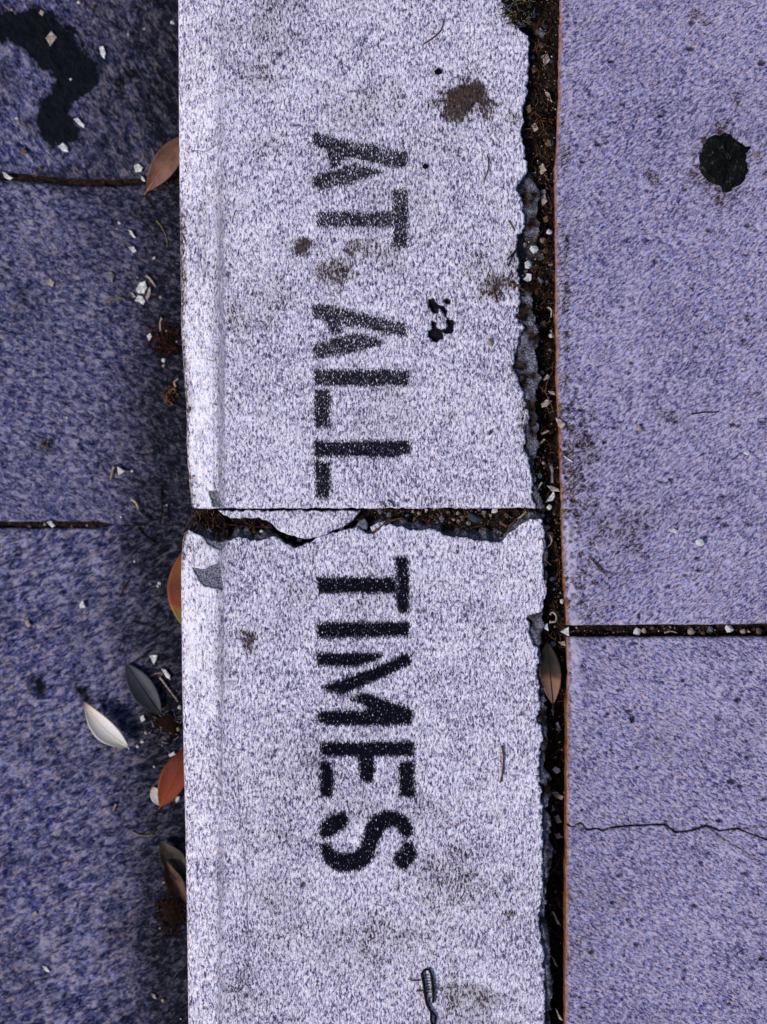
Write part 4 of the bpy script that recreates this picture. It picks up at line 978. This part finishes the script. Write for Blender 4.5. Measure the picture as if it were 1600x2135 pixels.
# sticks and stalks
for pts, r, m, z, l in [
  ([(1143,640),(1150,648),(1149,662)], 2.2, 'cream', -0.0035, 'bent cream stick in the long joint beside the dark pitted mark'),
  ([(1129,905),(1140,900),(1144,898)], 2.6, 'pale', -0.0038, 'stubby pale stick in the long joint above the other one'),
  ([(1117,930),(1128,923),(1136,916)], 3.0, 'pale', -0.0034, 'thick beige stick in the long joint level with the last L'),
  ([(1120,1022),(1126,1012),(1130,1006)], 2.4, 'pale', -0.003, 'short straight beige stick on the ledge above the crack'),
  ([(1080,1083),(1090,1074),(1097,1067)], 2.6, 'pale', -0.0035, 'beige stick at the right end of the crack'),
  ([(1046,1090),(1058,1098),(1070,1090),(1076,1082)], 2.6, 'brown', -0.0035, 'curved brown stick in the right part of the crack'),
  ([(780,1110),(800,1094),(820,1084),(842,1080)], 2.2, 'brown', -0.0012, 'long brown twig across the middle of the crack'),
  ([(870,1083),(895,1072),(922,1060)], 3.2, 'dark', -0.004, 'thick dark twig lying slantwise in the crack'),
  ([(1116,1152),(1136,1143),(1148,1134),(1150,1122),(1140,1112)], 2.4, 'pale', -0.003, 'bone coloured hooked twig in the joint just below the crack'),
  ([(1146,1296),(1158,1296),(1160,1284),(1152,1276),(1147,1282)], 2.4, 'cream', -0.003, 'curled cream stalk in the long joint at the kerb notch'),
  ([(1065,1560),(1066,1560)], .1, 'dark', 0, None),
  ([(1047,1555),(1050,1580),(1048,1610),(1043,1632)], 2.0, 'brown', 0.0002, 'straight brown twig on the kerb top right of the letter E'),
  ([(1016,322),(1019,345),(1014,365),(1008,381)], 1.1, 'brown', 0.0002, 'hair-thin brown twig on the kerb top right of the first letters'),
  ([(884,92),(905,78),(920,62),(926,44)], 1.5, 'brown', 0.0002, 'thin curved twig on the kerb top near the frame top'),
  ([(1058,542),(1075,522),(1092,500),(1098,492)], 1.6, 'dark', 0.0004, 'black stalk bent over the kerb edge at the debris pile'),
  ([(1060,556),(1068,535),(1078,520)], 1.2, 'dark', 0.0004, 'second black stalk beside the bent one at the debris pile'),
  ([(1062,588),(1080,598),(1094,606)], 1.8, 'brown', 0.0003, 'brown needle lying at the kerb edge below the debris pile'),
  ([(1070,600),(1086,592),(1100,594)], 1.5, 'dark', 0.0003, 'dark needle crossing the brown one at the kerb edge'),
  ([(1028,602),(1034,620),(1037,632)], 1.4, 'brown', 0.0002, 'short brown needle below the grey smudge on the kerb'),
  ([(1060,460),(1068,472),(1073,482)], 1.3, 'brown', 0.0002, 'short thin needle on the kerb top near the debris pile'),
  ([(1228,1160),(1240,1174),(1252,1188),(1266,1202)], 1.5, 'brown', -0.0005, 'straight brown needle on the pavement under the dark smudge'),
  ([(1440,864),(1465,860),(1485,860),(1500,858)], 1.3, 'dark', -0.0005, 'fine dark needle on the pavement right of the smudge'),
  ([(1130,1122),(1134,1140),(1136,1160)], 1.0, 'brown', 0.0002, 'fine brown stalk along the kerb edge below the crack'),
  ([(1134,1164),(1142,1172),(1150,1178)], 1.3, 'brown', -0.0005, 'brown needle leaning over the joint edge below the crack'),
  ([(1152,775),(1140,800),(1136,815),(1120,800),(1098,780)], 1.2, 'brown', -0.0028, 'long thin root arching over the broken ledge'),
  ([(1136,815),(1148,840),(1156,862)], 1.2, 'brown', -0.0035, 'thin root running down the joint towards the last L'),
  ([(1082,733),(1100,722),(1118,714)], 1.0, 'dark', -0.0020, 'fine dark root on the broken ledge'),
  ([(1080,808),(1095,800),(1112,804)], 1.0, 'dark', -0.0018, 'fine dark root curling on the ledge below the other one'),
  ([(1060,1096),(1050,1110),(1046,1118)], 1.6, 'dark', -0.003, 'short dark stick in the lower point of the crack'),
  ([(410,1064),(418,1080),(412,1100),(404,1110)], 1.2, 'brown', -0.003, 'brown root at the gutter end of the crack'),
  ([(440,1068),(446,1085),(444,1102)], 1.2, 'brown', -0.004, 'second brown root at the gutter end of the crack'),
  ([(404,1074),(396,1086),(388,1100)], 1.4, 'brown', -0.002, 'pale brown root hanging over the gutter edge of the crack'),
  ([(470,1092),(500,1096),(540,1098),(560,1100)], 1.6, 'red', -0.0045, 'reddish root lying along the left part of the crack'),
  ([(795,1046),(800,1052),(806,1060)], 1.2, 'brown', 0.0002, 'short needle on the upper lip of the crack'),
  ([(809,1043),(818,1049),(824,1057)], 1.5, 'dark', 0.0002, 'second needle on the upper lip of the crack'),
  ]:
    if not l: continue
    twig(pts, r, {'cream': 'pale_twig', 'pale': 'pale_twig', 'brown': 'twig', 'dark': 'dark_twig', 'red': 'red_twig'}[m], z=z, label=l, taper=0.7, ends=(m in ('pale', 'cream')))

# looped dark twig at the bottom of the kerb
lt = empty('looped_twig', W(895, 2080, 0)); tag(lt, 'black looped twig with a frayed head at the bottom of the kerb', 'twig')
def lpart(name, pts, r, mat='dark_twig', taper=0.9, z=0.0003):
    o = twig(pts, r, mat, z=z, parent=lt, name=name, taper=taper); o.location = -lt.location + Vector((0, 0, 0)); return o
lpart('stem', [(880,2028),(884,2050),(886,2072),(891,2092),(899,2108),(899,2125),(905,2150)], 3.0)
lpart('stem', [(880,2028),(890,2020),(898,2026),(902,2050),(904,2075),(903,2090)], 2.6)
lpart('stem', [(890,2092),(896,2104),(908,2118),(905,2140)], 2.4)
lpart('bristle', [(850,2040),(862,2044),(878,2044)], 1.3, 'twig')
lpart('bristle', [(868,2066),(880,2066),(886,2064)], 1.2, 'twig')
lpart('bristle', [(904,2058),(914,2062),(922,2066)], 1.3, 'twig')
for i in range(7): lpart('bristle', [(884 + i * .4, 2034 + 6 * i), (893, 2033 + 6 * i), (902 + (i % 3) * 3, 2034 + 6 * i)], 0.7, 'dark_twig')

# gutter debris
g = ZG + 0.0002
for pl, m, l in [
  ([(96,80),(108,65),(120,78),(106,98)], 'cream_stone', 'square cream chip on the black tar stain'), ([(208,98),(216,96),(222,112),(219,124),(211,114)], 'white_stone', 'white sliver beside the black tar stain'),
  ([(154,248),(163,246),(178,262),(176,268),(164,260)], 'white_stone', 'white pointed chip below the tar stain'), ([(122,306),(132,298),(142,306),(144,318),(132,316)], 'white_stone', 'blocky white chip below the tar stain, largest there'),
  ([(5,358),(14,362),(28,372),(22,376),(10,370)], 'white_stone', 'white sliver at the left end of the upper gutter joint'), ([(40,314),(50,308),(58,316),(48,323)], 'tan_stone', 'small tan chip left of the blocky white chip'),
  ([(280,346),(290,342),(300,350),(296,358),(284,360)], 'white_stone', 'white chip at the gutter joint beside the brown leaf'), ([(294,366),(300,370),(304,379),(296,376)], 'white_stone', 'tiny white chip under the one beside the brown leaf'),
  ([(268,478),(276,482),(284,496),(280,496),(272,488)], 'white_stone', 'white crescent shell piece on the gutter'), ([(268,516),(280,514),(286,524),(278,528)], 'white_stone', 'white chip just under the crescent piece'),
  ([(220,568),(232,566),(240,572),(236,590),(226,582)], 'grey_stone', 'pale grey chip left of the debris cluster'), 
  ([(284,604),(292,590),(304,586),(308,600),(302,612),(290,612)], 'white_stone', 'large pale lump of the white debris cluster in the gutter'), ([(282,628),(288,616),(298,618),(304,628),(300,636),(292,630)], 'white_stone', 'jagged white chip under the large pale lump'),
  ([(304,620),(310,604),(314,598),(316,612),(308,628)], 'cream_stone', 'narrow cream chip right of the large pale lump'), ([(270,608),(278,610),(284,620),(278,620)], 'cream_stone', 'small cream chip left of the jagged white one'),
  ([(306,700),(314,694),(318,702),(312,712)], 'white_stone', 'white chip left of the dark litter clump'), ([(338,748),(346,748),(344,756),(338,754)], 'white_stone', 'white grain under the dark litter clump'),
  ([(245,972),(262,982),(248,992)], 'white_stone', 'white triangular chip on the gutter beside a small stick'), ([(166,1258),(174,1252),(180,1266),(168,1268)], 'white_stone', 'small white chip on the open gutter above the leaves'),
  ([(52,1294),(60,1292),(66,1302),(60,1308),(54,1302)], 'cream_stone', 'small cream chip on the gutter near the left edge of view'), 
  ([(312,1366),(330,1365),(328,1374),(322,1386),(317,1376)], 'white_stone', 'white tooth-shaped chip above the dark leaf'), ([(336,1392),(346,1396),(356,1408),(356,1416),(346,1410)], 'white_stone', 'white feather-like flake right of the dark leaf'),
  ([(352,1572),(364,1566),(368,1572),(356,1578)], 'white_stone', 'white chip just above the red leaf'), ([(366,1660),(376,1660),(374,1668),(368,1674)], 'white_stone', 'white chip between the red leaf and the kerb'),
  ([(98,1088),(108,1086),(116,1096),(110,1100)], 'white_stone', 'pale chip caught in the short gutter joint'), ([(96,585),(106,582),(116,588),(112,598),(100,594)], 'cream_stone', 'cream chip on the open gutter left of the debris cluster'),
  ([(68,1902),(76,1898),(80,1904),(72,1912)], 'cream_stone', 'small tan-white chip low on the gutter'), ([(88,2012),(98,2014),(106,2026),(96,2024)], 'white_stone', 'thin white chip low on the gutter near the frame corner'),
  ([(86,20),(94,26),(90,34),(82,28)], 'cream_stone', 'tiny cream chip at the top of the tar stain'), ([(292,1494),(300,1490),(304,1500),(296,1506)], 'white_stone', 'white chip just below the tip of the dark leaf'),
  ([(316,2070),(324,2072),(328,2082),(320,2080)], 'cream_stone', 'small cream chip near the kerb at the frame bottom')]:
    flake(pl, m, z=g, label=l, thick=4)
GG = 'bits of pale grit scattered on the gutter'
for (x, y, r, m) in [(322,538,4,'white_stone'),(250,465,4,'white_stone'),(148,166,3,'white_stone'),(36,248,4,'white_stone'),(85,350,5,'tan_stone'),(342,763,4,'cream_stone'),(276,982,3,'white_stone'),(135,870,3,'cream_stone'),(140,871,3,'white_stone'),
                     (315,1217,4,'grey_stone'),(333,1216,4,'white_stone'),(330,1222,3,'white_stone'),(345,1507,4,'cream_stone'),(304,1528,4,'cream_stone'),(297,1546,4,'white_stone'),(288,1556,4,'white_stone'),(322,1598,3,'white_stone'),(335,620,4,'cream_stone'),
                     (347,690,3,'white_stone'),(352,700,3,'cream_stone'),(368,712,3,'white_stone'),(281,1170,3,'white_stone'),(253,1078,3,'white_stone'),(348,1053,2.5,'white_stone'),(95,1093,4,'cream_stone'),(62,1097,4,'tan_stone'),(165,5,4,'white_stone'),
                     (195,15,5,'tan_stone'),(268,72,4,'cream_stone'),(302,60,4,'cream_stone'),(360,48,5,'white_stone'),(25,20,4,'cream_stone'),(340,2085,4,'cream_stone'),(288,2078,3,'tan_stone'),(325,142,4,'tan_stone'),(182,1095,3,'cream_stone'),(150,1097,3,'tan_stone'),
                     (364,1866,5,'cream_stone'),(372,1862,5,'white_stone'),(300,1905,3,'tan_stone'),(375,1475,5,'white_stone'),(372,1520,5,'cream_stone')]:
    stone(x, y, r, m, z=g, label='tiny light grain of grit on the dark gutter', group=GG, name='grit_grain', cat='grit')
for pts, r, m, l in [
  ([(338,664),(335,676),(336,690)], 2.6, 'pale_twig', 'bone coloured stick standing above the dark litter clump'),
  ([(306,574),(316,584),(326,598)], 2.6, 'pale_twig', 'pale stick at the right of the white debris cluster'),
  ([(238,974),(235,986),(231,1000)], 2.6, 'pale_twig', 'small straight cream stick beside the white triangular chip'),
  ([(275,1040),(284,1048),(290,1060)], 2.8, 'pale_twig', 'bent cream stick on the gutter above the orange leaf'),
  ([(292,1064),(302,1074),(314,1082)], 1.8, 'dark_twig', 'dark stalk trailing from the bent cream stick'),
  ([(218,628),(232,624),(252,620),(262,626)], 2.2, 'olive_twig', 'olive stalk on the gutter below the debris cluster'),
  ([(326,460),(338,474),(346,492),(351,515)], 1.4, 'olive_twig', 'fine curved straw beside the kerb above the debris cluster'),
  ([(268,1212),(258,1226),(250,1246)], 1.5, 'red_twig', 'thin red brown stalk on the gutter left of the orange leaf'),
  ([(335,1020),(338,1055),(334,1090)], 1.1, 'dark_twig', 'fine dark root on the gutter close to the crack'),
  ([(284,1096),(305,1092),(330,1080),(350,1072)], 1.2, 'dark_twig', 'long fine dark root reaching towards the crack'),
  ([(288,1100),(302,1116),(322,1130),(330,1134)], 1.7, 'dark_twig', 'dark forked root on the gutter below the crack line'),
  ([(310,1124),(322,1122),(330,1112)], 1.2, 'dark_twig', 'short dark root crossing the forked one'),
  ([(276,1296),(300,1302),(322,1306)], 1.1, 'dark_twig', 'fine dark needle below the orange leaf'),
  ([(272,1384),(292,1372),(312,1358)], 1.5, 'dark_twig', 'dark stalk rising from the tip of the dark leaf'),
  ([(334,1412),(348,1430),(360,1446),(372,1462)], 2.0, 'pale_twig', 'jointed pale stalk leaning towards the kerb beside the dark leaf'),
  ([(315,1410),(326,1404),(340,1403)], 1.3, 'pale_twig', 'short fine pale stalk under the feather-like flake'),
  ([(276,1733),(290,1740),(305,1742),(320,1740)], 2.0, 'olive_twig', 'curved stalk on the gutter above the rotting leaf'),
  ([(243,1676),(240,1684),(237,1692)], 2.4, 'pale_twig', 'short cream stub on the open gutter left of the red leaf'),
  ([(362,1510),(368,1504),(368,1516)], 2.0, 'pale_twig', 'short cream stub at the kerb above the red leaf'),
  ([(340,1838),(352,1840),(360,1848)], 2.6, 'pale_twig', 'pale stub between the rotting leaves'),
  ([(352,1080),(350,1060),(356,1045)], 0.9, 'dark_twig', 'hair-like root beside the kerb at the crack'),
  ([(210,1528),(232,1552),(196,1566)], 1.2, 'dark_twig', 'thin dark strand just below the cream leaf'),
  ([(368,806),(364,798),(372,790)], 2.4, 'pale_twig', 'grey thorn above the brown seed head')]:
    twig(pts, r, m, z=g, label=l, taper=0.75, ends='pale' in m)

# litter clumps: many crossing fibres in one clump
def clump(cx, cy, rx, ry, n, mats, label, z, seed, name='litter_clump', cat='litter', fl=26, rr=(0.5, 1.3), hgt=2.0):
    r = random.Random(seed); V = []; F = []; Vs = {m: ([], []) for m in mats}
    k = S * (H - z) / H; c = W(cx, cy, z)
    for i in range(n):
        a = r.uniform(0, 6.28); q = math.sqrt(r.random()); x = rx * q * math.cos(a); y = ry * q * math.sin(a)
        th = r.uniform(0, 6.28); L = r.uniform(0.3, 1) * fl; bend_ = r.uniform(-0.3, 0.3)
        pts = []
        for j in range(4):
            t = j / 3 - 0.5; pts.append(Vector(((x + math.cos(th + bend_ * t) * L * t) * k, (y + math.sin(th + bend_ * t) * L * t) * k, (r.uniform(0, hgt) * (1.1 - q)) * 0.001 * 0.8 + 0.0004)))
        rd = r.uniform(*rr) * k; m = r.choice(mats)
        v, f = tube_mesh(pts, [rd] * 4, 4); o_ = len(Vs[m][0]); Vs[m][0].extend(v); Vs[m][1].extend([[b + o_ for b in a_] for a_ in f])
    root = empty(name, c)
    for m in mats:
        if Vs[m][0]:
            o = link('fibres', mesh_from(np.array([tuple(v) for v in Vs[m][0]]), Vs[m][1]), M[m], root); o['kind'] = 'stuff'
    V = []; 
    hump = rock_mesh(seed, 0.35, 2); hump.materials.append(M['litter']); h = link('clod', hump, None, root)
    h.scale = (rx * k * 0.72, ry * k * 0.72, min(rx, ry) * k * 0.8); 
    return tag(root, label, cat)
clump(346, 708, 34, 36, 130, ['litter', 'red_twig', 'dark_twig'], 'dark brown clump of rotted fibres against the kerb beside the second A', g, 5)
clump(356, 826, 16, 20, 70, ['litter', 'tan_stone', 'twig'], 'small brown seed head tucked under the kerb level with the first L', g, 6, 'seed_head', 'seed head', fl=12, rr=(0.8, 2.0))
clump(345, 1512, 40, 42, 110, ['litter', 'dark_twig', 'grey_stone'], 'dark crumbly litter between the dark leaf and the red leaf', g, 7, fl=18)
clump(358, 1905, 30, 50, 110, ['litter', 'dark_twig', 'red_twig'], 'blackish litter clump at the kerb below the rotting leaves', g, 8, fl=24)
clump(97, 928, 10, 9, 26, ['olive_twig', 'grey_stone', 'dark_twig'], 'tiny olive tuft of litter on the open gutter', g, 9, fl=12)
clump(1082, 24, 34, 34, 120, ['litter', 'dark_twig', 'olive_twig', 'slate_stone'], 'dark clump of leaf litter spilling onto the kerb at the top of the joint', 0.0002, 10, fl=22, hgt=3)
clump(1128, 250, 26, 34, 90, ['litter', 'dark_twig', 'twig'], 'brown clump of leaf litter in the upper part of the long joint', -0.0035, 12, fl=26, hgt=3)
clump(1108, 600, 26, 22, 70, ['litter', 'dark_twig', 'twig'], 'tangle of needles at the foot of the debris pile in the joint', -0.0035, 13, fl=30)

# grit: crumbs of soil and stone too many to count
def grit(name, pts, label, seed, sizes=(0.8, 3.2), mats=('grit', 'tan_stone', 'grey_stone', 'cream_stone'), wts=(0.66, 0.16, 0.09, 0.09)):
    r = random.Random(seed)
    proto = []
    for i in range(5):
        me = rock_mesh(i + 900, 0.7, 1); proto.append((np.array([v.co[:] for v in me.vertices]), np.array([p.vertices[:] for p in me.polygons]))); bpy.data.meshes.remove(me)
    Vl = []; Fl = []; mi = []; cnt = 0
    for (x, y, z) in pts:
        k = S * (H - z) / H; pv, pf = proto[r.randrange(5)]
        s = r.uniform(*sizes) ** 1.0 * k; a = r.uniform(0, 6.28); sx = r.uniform(0.7, 1.5)
        ca, sa = math.cos(a), math.sin(a)
        q = pv * np.array((s * sx, s, s * 0.9)); q = np.stack([q[:, 0] * ca - q[:, 1] * sa, q[:, 0] * sa + q[:, 1] * ca, q[:, 2]], -1)
        p = W(x, y, z); q = q + np.array((p.x, p.y, z + s * 0.4))
        Vl.append(q); Fl.append(pf + cnt); cnt += len(q)
        m = r.choices(range(len(mats)), wts)[0]; mi.extend([m] * len(pf))
    me = mesh_from(np.concatenate(Vl), np.concatenate(Fl), name, None, False)
    for m in mats: me.materials.append(M[m])
    me.polygons.foreach_set('material_index', np.array(mi, np.int32)); me.update()
    o = link(name, me, None); return tag(o, label, 'grit', None, 'stuff')
for i, (pl, m, lb) in enumerate([
    ([(1126,58),(1140,70),(1132,82),(1122,72)], 'grey_stone', 'grey shard in the joint beside the leaf litter at the top'), ([(1128,118),(1142,112),(1148,126),(1136,138)], 'cream_stone', 'cream shard in the upper long joint under the first grey one'),
    ([(1106,142),(1116,136),(1120,148),(1110,156)], 'tan_stone', 'brown shard against the kerb in the upper long joint'), ([(1134,186),(1146,196),(1152,214),(1142,208)], 'cream_stone', 'long cream shard near the pavement in the upper long joint'),
    ([(1096,222),(1106,218),(1110,232),(1100,238)], 'tan_stone', 'brown shard poking over the kerb edge beside the smudge'), ([(1108,262),(1116,256),(1124,270),(1114,276)], 'cream_stone', 'cream shard below the brown litter in the upper long joint'),
    ([(1138,296),(1148,292),(1150,304),(1140,306)], 'tan_stone', 'brown chip near the pavement lip above the kerb notch'), ([(1124,348),(1132,340),(1140,356),(1130,360)], 'cream_stone', 'cream chip where the grey ledge begins'),
    ([(1126,412),(1136,404),(1142,420),(1130,432)], 'cream_stone', 'bent cream chip beside the grey ledge'), ([(1130,455),(1142,450),(1144,462),(1134,466)], 'tan_stone', 'brown chip above the white stone heap'),
    ([(1118,533),(1132,528),(1136,540),(1124,544)], 'grey_stone', 'grey shard between the stones of the white heap')]):
    flake(pl, m, z=-0.0032 if i < 8 else -0.004, label=lb, thick=4)
r = random.Random(77); pts = []
for i in range(2300):
    y = r.uniform(-20, 2150)
    if y > 1460 and r.random() < 0.65: continue
    x = r.uniform(np.interp(y, L_Y, L_X) - 12, np.interp(y, P_Y, P_X) - 1)
    z = float(np.interp(y, [0, 200, 380, 480, 560, 640, 900, 1060, 1345, 1480, 2135], [-3.6, -3.6, -5.5, -5, -3.2, -6.5, -6, -5.2, -7, -10.5, -13])) / 1000
    pts.append((x, y, z + r.uniform(-0.0004, 0.0008)))
for i in range(160):
    y = r.uniform(400, 1060); x = r.uniform(np.interp(y, E_Y, E_X) + 3, np.interp(y, L_Y, L_X)); pts.append((x, y, -0.0030))
grit('joint_grit', pts, 'crumbs of soil and gravel along the long joint', 1, sizes=(0.8, 3.0))
pts = []
for i in range(900):
    x = r.uniform(410, 1130); hi = np.interp(x, C_X, C_Y)
    if x < 770 and r.random() < 0.45: continue
    pts.append((x, r.uniform(1063, max(1066, hi - 4)), -0.0050 + r.uniform(-0.0005, 0.0008) - (0.003 if x < 770 else 0)))
grit('crack_grit', pts, 'crumbs of gravel in the cross crack', 2, sizes=(0.8, 3.0))
pts = [(r.uniform(1186, 1620), r.uniform(1307, 1327), -0.0045) for i in range(260)]
grit('slab_joint_grit', pts, 'crumbs of gravel in the slab joint', 3, sizes=(0.8, 3.0))
pts = []
for i in range(900):
    x = 380 - abs(r.gauss(0, 70)); y = r.choice([r.uniform(0, 2135), r.gauss(620, 90), r.gauss(1510, 60), r.gauss(380, 20), r.gauss(1880, 60)])
    if x < 0: continue
    pts.append((x, y, g - 0.0001))
for i in range(160): pts.append((r.uniform(0, 370), r.uniform(0, 2135), g - 0.0001))
grit('gutter_grit', pts, 'fine grit scattered along the foot of the kerb', 4, sizes=(0.6, 2.0), wts=(0.84, 0.06, 0.06, 0.04))

# fine roots and needles matted in the long joint and the crack, too many to count
def fibres(name, pts, label, seed, mats=('twig', 'dark_twig', 'litter'), L=(10, 34)):
    r = random.Random(seed); V = []; F = []; mi = []
    for (x, y, z) in pts:
        k = S * (H - z) / H; th = r.gauss(1.57, 0.9); ln = r.uniform(*L); b = r.uniform(-0.5, 0.5); p = W(x, y, z); q = []
        for j in range(5):
            t = j / 4 - 0.5
            q.append(Vector((p.x + math.cos(th + b * t * 2) * ln * t * k, p.y + math.sin(th + b * t * 2) * ln * t * k, z + 0.0006 + 0.0012 * (0.25 - t * t) * 4 * r.random())))
        v, f = tube_mesh(q, [r.uniform(0.35, 0.85) * k] * 5, 4); n = len(V); V.extend(v); F.extend([[a + n for a in g_] for g_ in f]); mi.extend([r.randrange(len(mats))] * len(f))
    me = mesh_from(np.array([tuple(v) for v in V]), F, name)
    for m in mats: me.materials.append(M[m])
    me.polygons.foreach_set('material_index', np.array(mi, np.int32)); o = link(name, me, None); return tag(o, label, 'litter', None, 'stuff')
r = random.Random(91); pts = []
for i in range(900):
    y = r.uniform(-10, 2140)
    if y > 1460 and r.random() < 0.6: continue
    x = r.uniform(np.interp(y, L_Y, L_X) - 10, np.interp(y, P_Y, P_X) - 5)
    z = float(np.interp(y, [0, 200, 380, 480, 560, 640, 900, 1060, 1345, 1480, 2135], [-3.0, -3.0, -4.8, -4, -2.6, -5.5, -5, -4.4, -6, -9.5, -12])) / 1000
    pts.append((x, y, z))
for i in range(170):
    x = r.uniform(405, 1120); hi = np.interp(x, C_X, C_Y)
    pts.append((x, r.uniform(1066, max(1070, hi - 8)), -0.0042 - (0.001 if x < 770 else 0)))
for i in range(60): x = r.uniform(402, 560); pts.append((x, r.uniform(1066, 1108), -0.0035))
fibres('matted_roots', pts, 'fine brown roots and needles matted in the long joint and the crack', 3)

# every counted stone gets a label of its own from what it lies beside
LAND = [(0, 130, 'at the top end'), (130, 270, 'beside the brown smudge'), (270, 400, 'beside the first letter A'), (400, 500, 'beside the first letter T'), (500, 600, 'in the white stone heap'),
        (600, 700, 'level with the pitted mark'), (700, 790, 'beside the second letter A'), (790, 900, 'beside the first letter L'), (900, 1040, 'beside the last letter L'), (1040, 1150, 'where the crack ends'),
        (1150, 1290, 'beside the second letter T'), (1290, 1340, 'at the slab joint'), (1340, 1520, 'beside the letter M'), (1520, 1670, 'beside the letter E'), (1670, 1830, 'beside the letter S'), (1830, 2140, 'below the letter S')]
COLN = {'white_stone': 'white', 'cream_stone': 'cream', 'grey_stone': 'grey', 'slate_stone': 'dark slate', 'tan_stone': 'brown'}
ORD = ['topmost', 'second from the top', 'third from the top', 'fourth from the top', 'fifth from the top', 'sixth from the top', 'seventh from the top']
ORDX = ['leftmost', 'second from the left', 'third from the left', 'fourth from the left', 'fifth from the left', 'sixth from the left', 'seventh from the left', 'eighth from the left', 'ninth from the left', 'tenth from the left', 'eleventh from the left', 'twelfth from the left', 'thirteenth from the left']
def relabel(group, where, along_x=False, noun='stone'):
    items = [o for o in bpy.data.objects if o.get('group') == group]; B = {}
    for o in items:
        z = o.location.z; k = S * (H - z) / H; px = 800 + o.location.x / k; py = 1067.5 - o.location.y / k
        c = COLN[o.data.materials[0].name_full and [m for m in COLN if M[m] == o.data.materials[0]][0]]
        l = '' if along_x else next((n for a, b, n in LAND if a <= py < b), 'below the letter S')
        B.setdefault((c, l), []).append((px if along_x else py, o))
    for (c, l), L in B.items():
        L.sort(key=lambda t: t[0])
        for i, (_, o) in enumerate(L):
            od = (ORDX if along_x else ORD)[min(i, 12 if along_x else 6)]
            if along_x: o['label'] = f'small {c} {noun} {where}, {od}' if len(L) > 1 else f'the one small {c} {noun} {where}'
            else: o['label'] = f'small {c} {noun} {where} {l}' + (f', {od}' if len(L) > 1 else '')
            if len(o['label'].split()) > 16: o['label'] = o['label'].replace('small ', '').replace('grit grain', 'grain').replace(' from the top', ' down')
relabel('pale stones lodged in the long joint', 'in the long joint')
relabel('dull stones in the long joint', 'in the long joint')
relabel('gravel grains in the cross crack', 'in the cross crack', True, 'gravel grain')
for a, b, n in [(0, 0, '')]: pass
GL_ = LAND
relabel('bits of pale grit scattered on the gutter', 'on the gutter', False, 'grit grain')
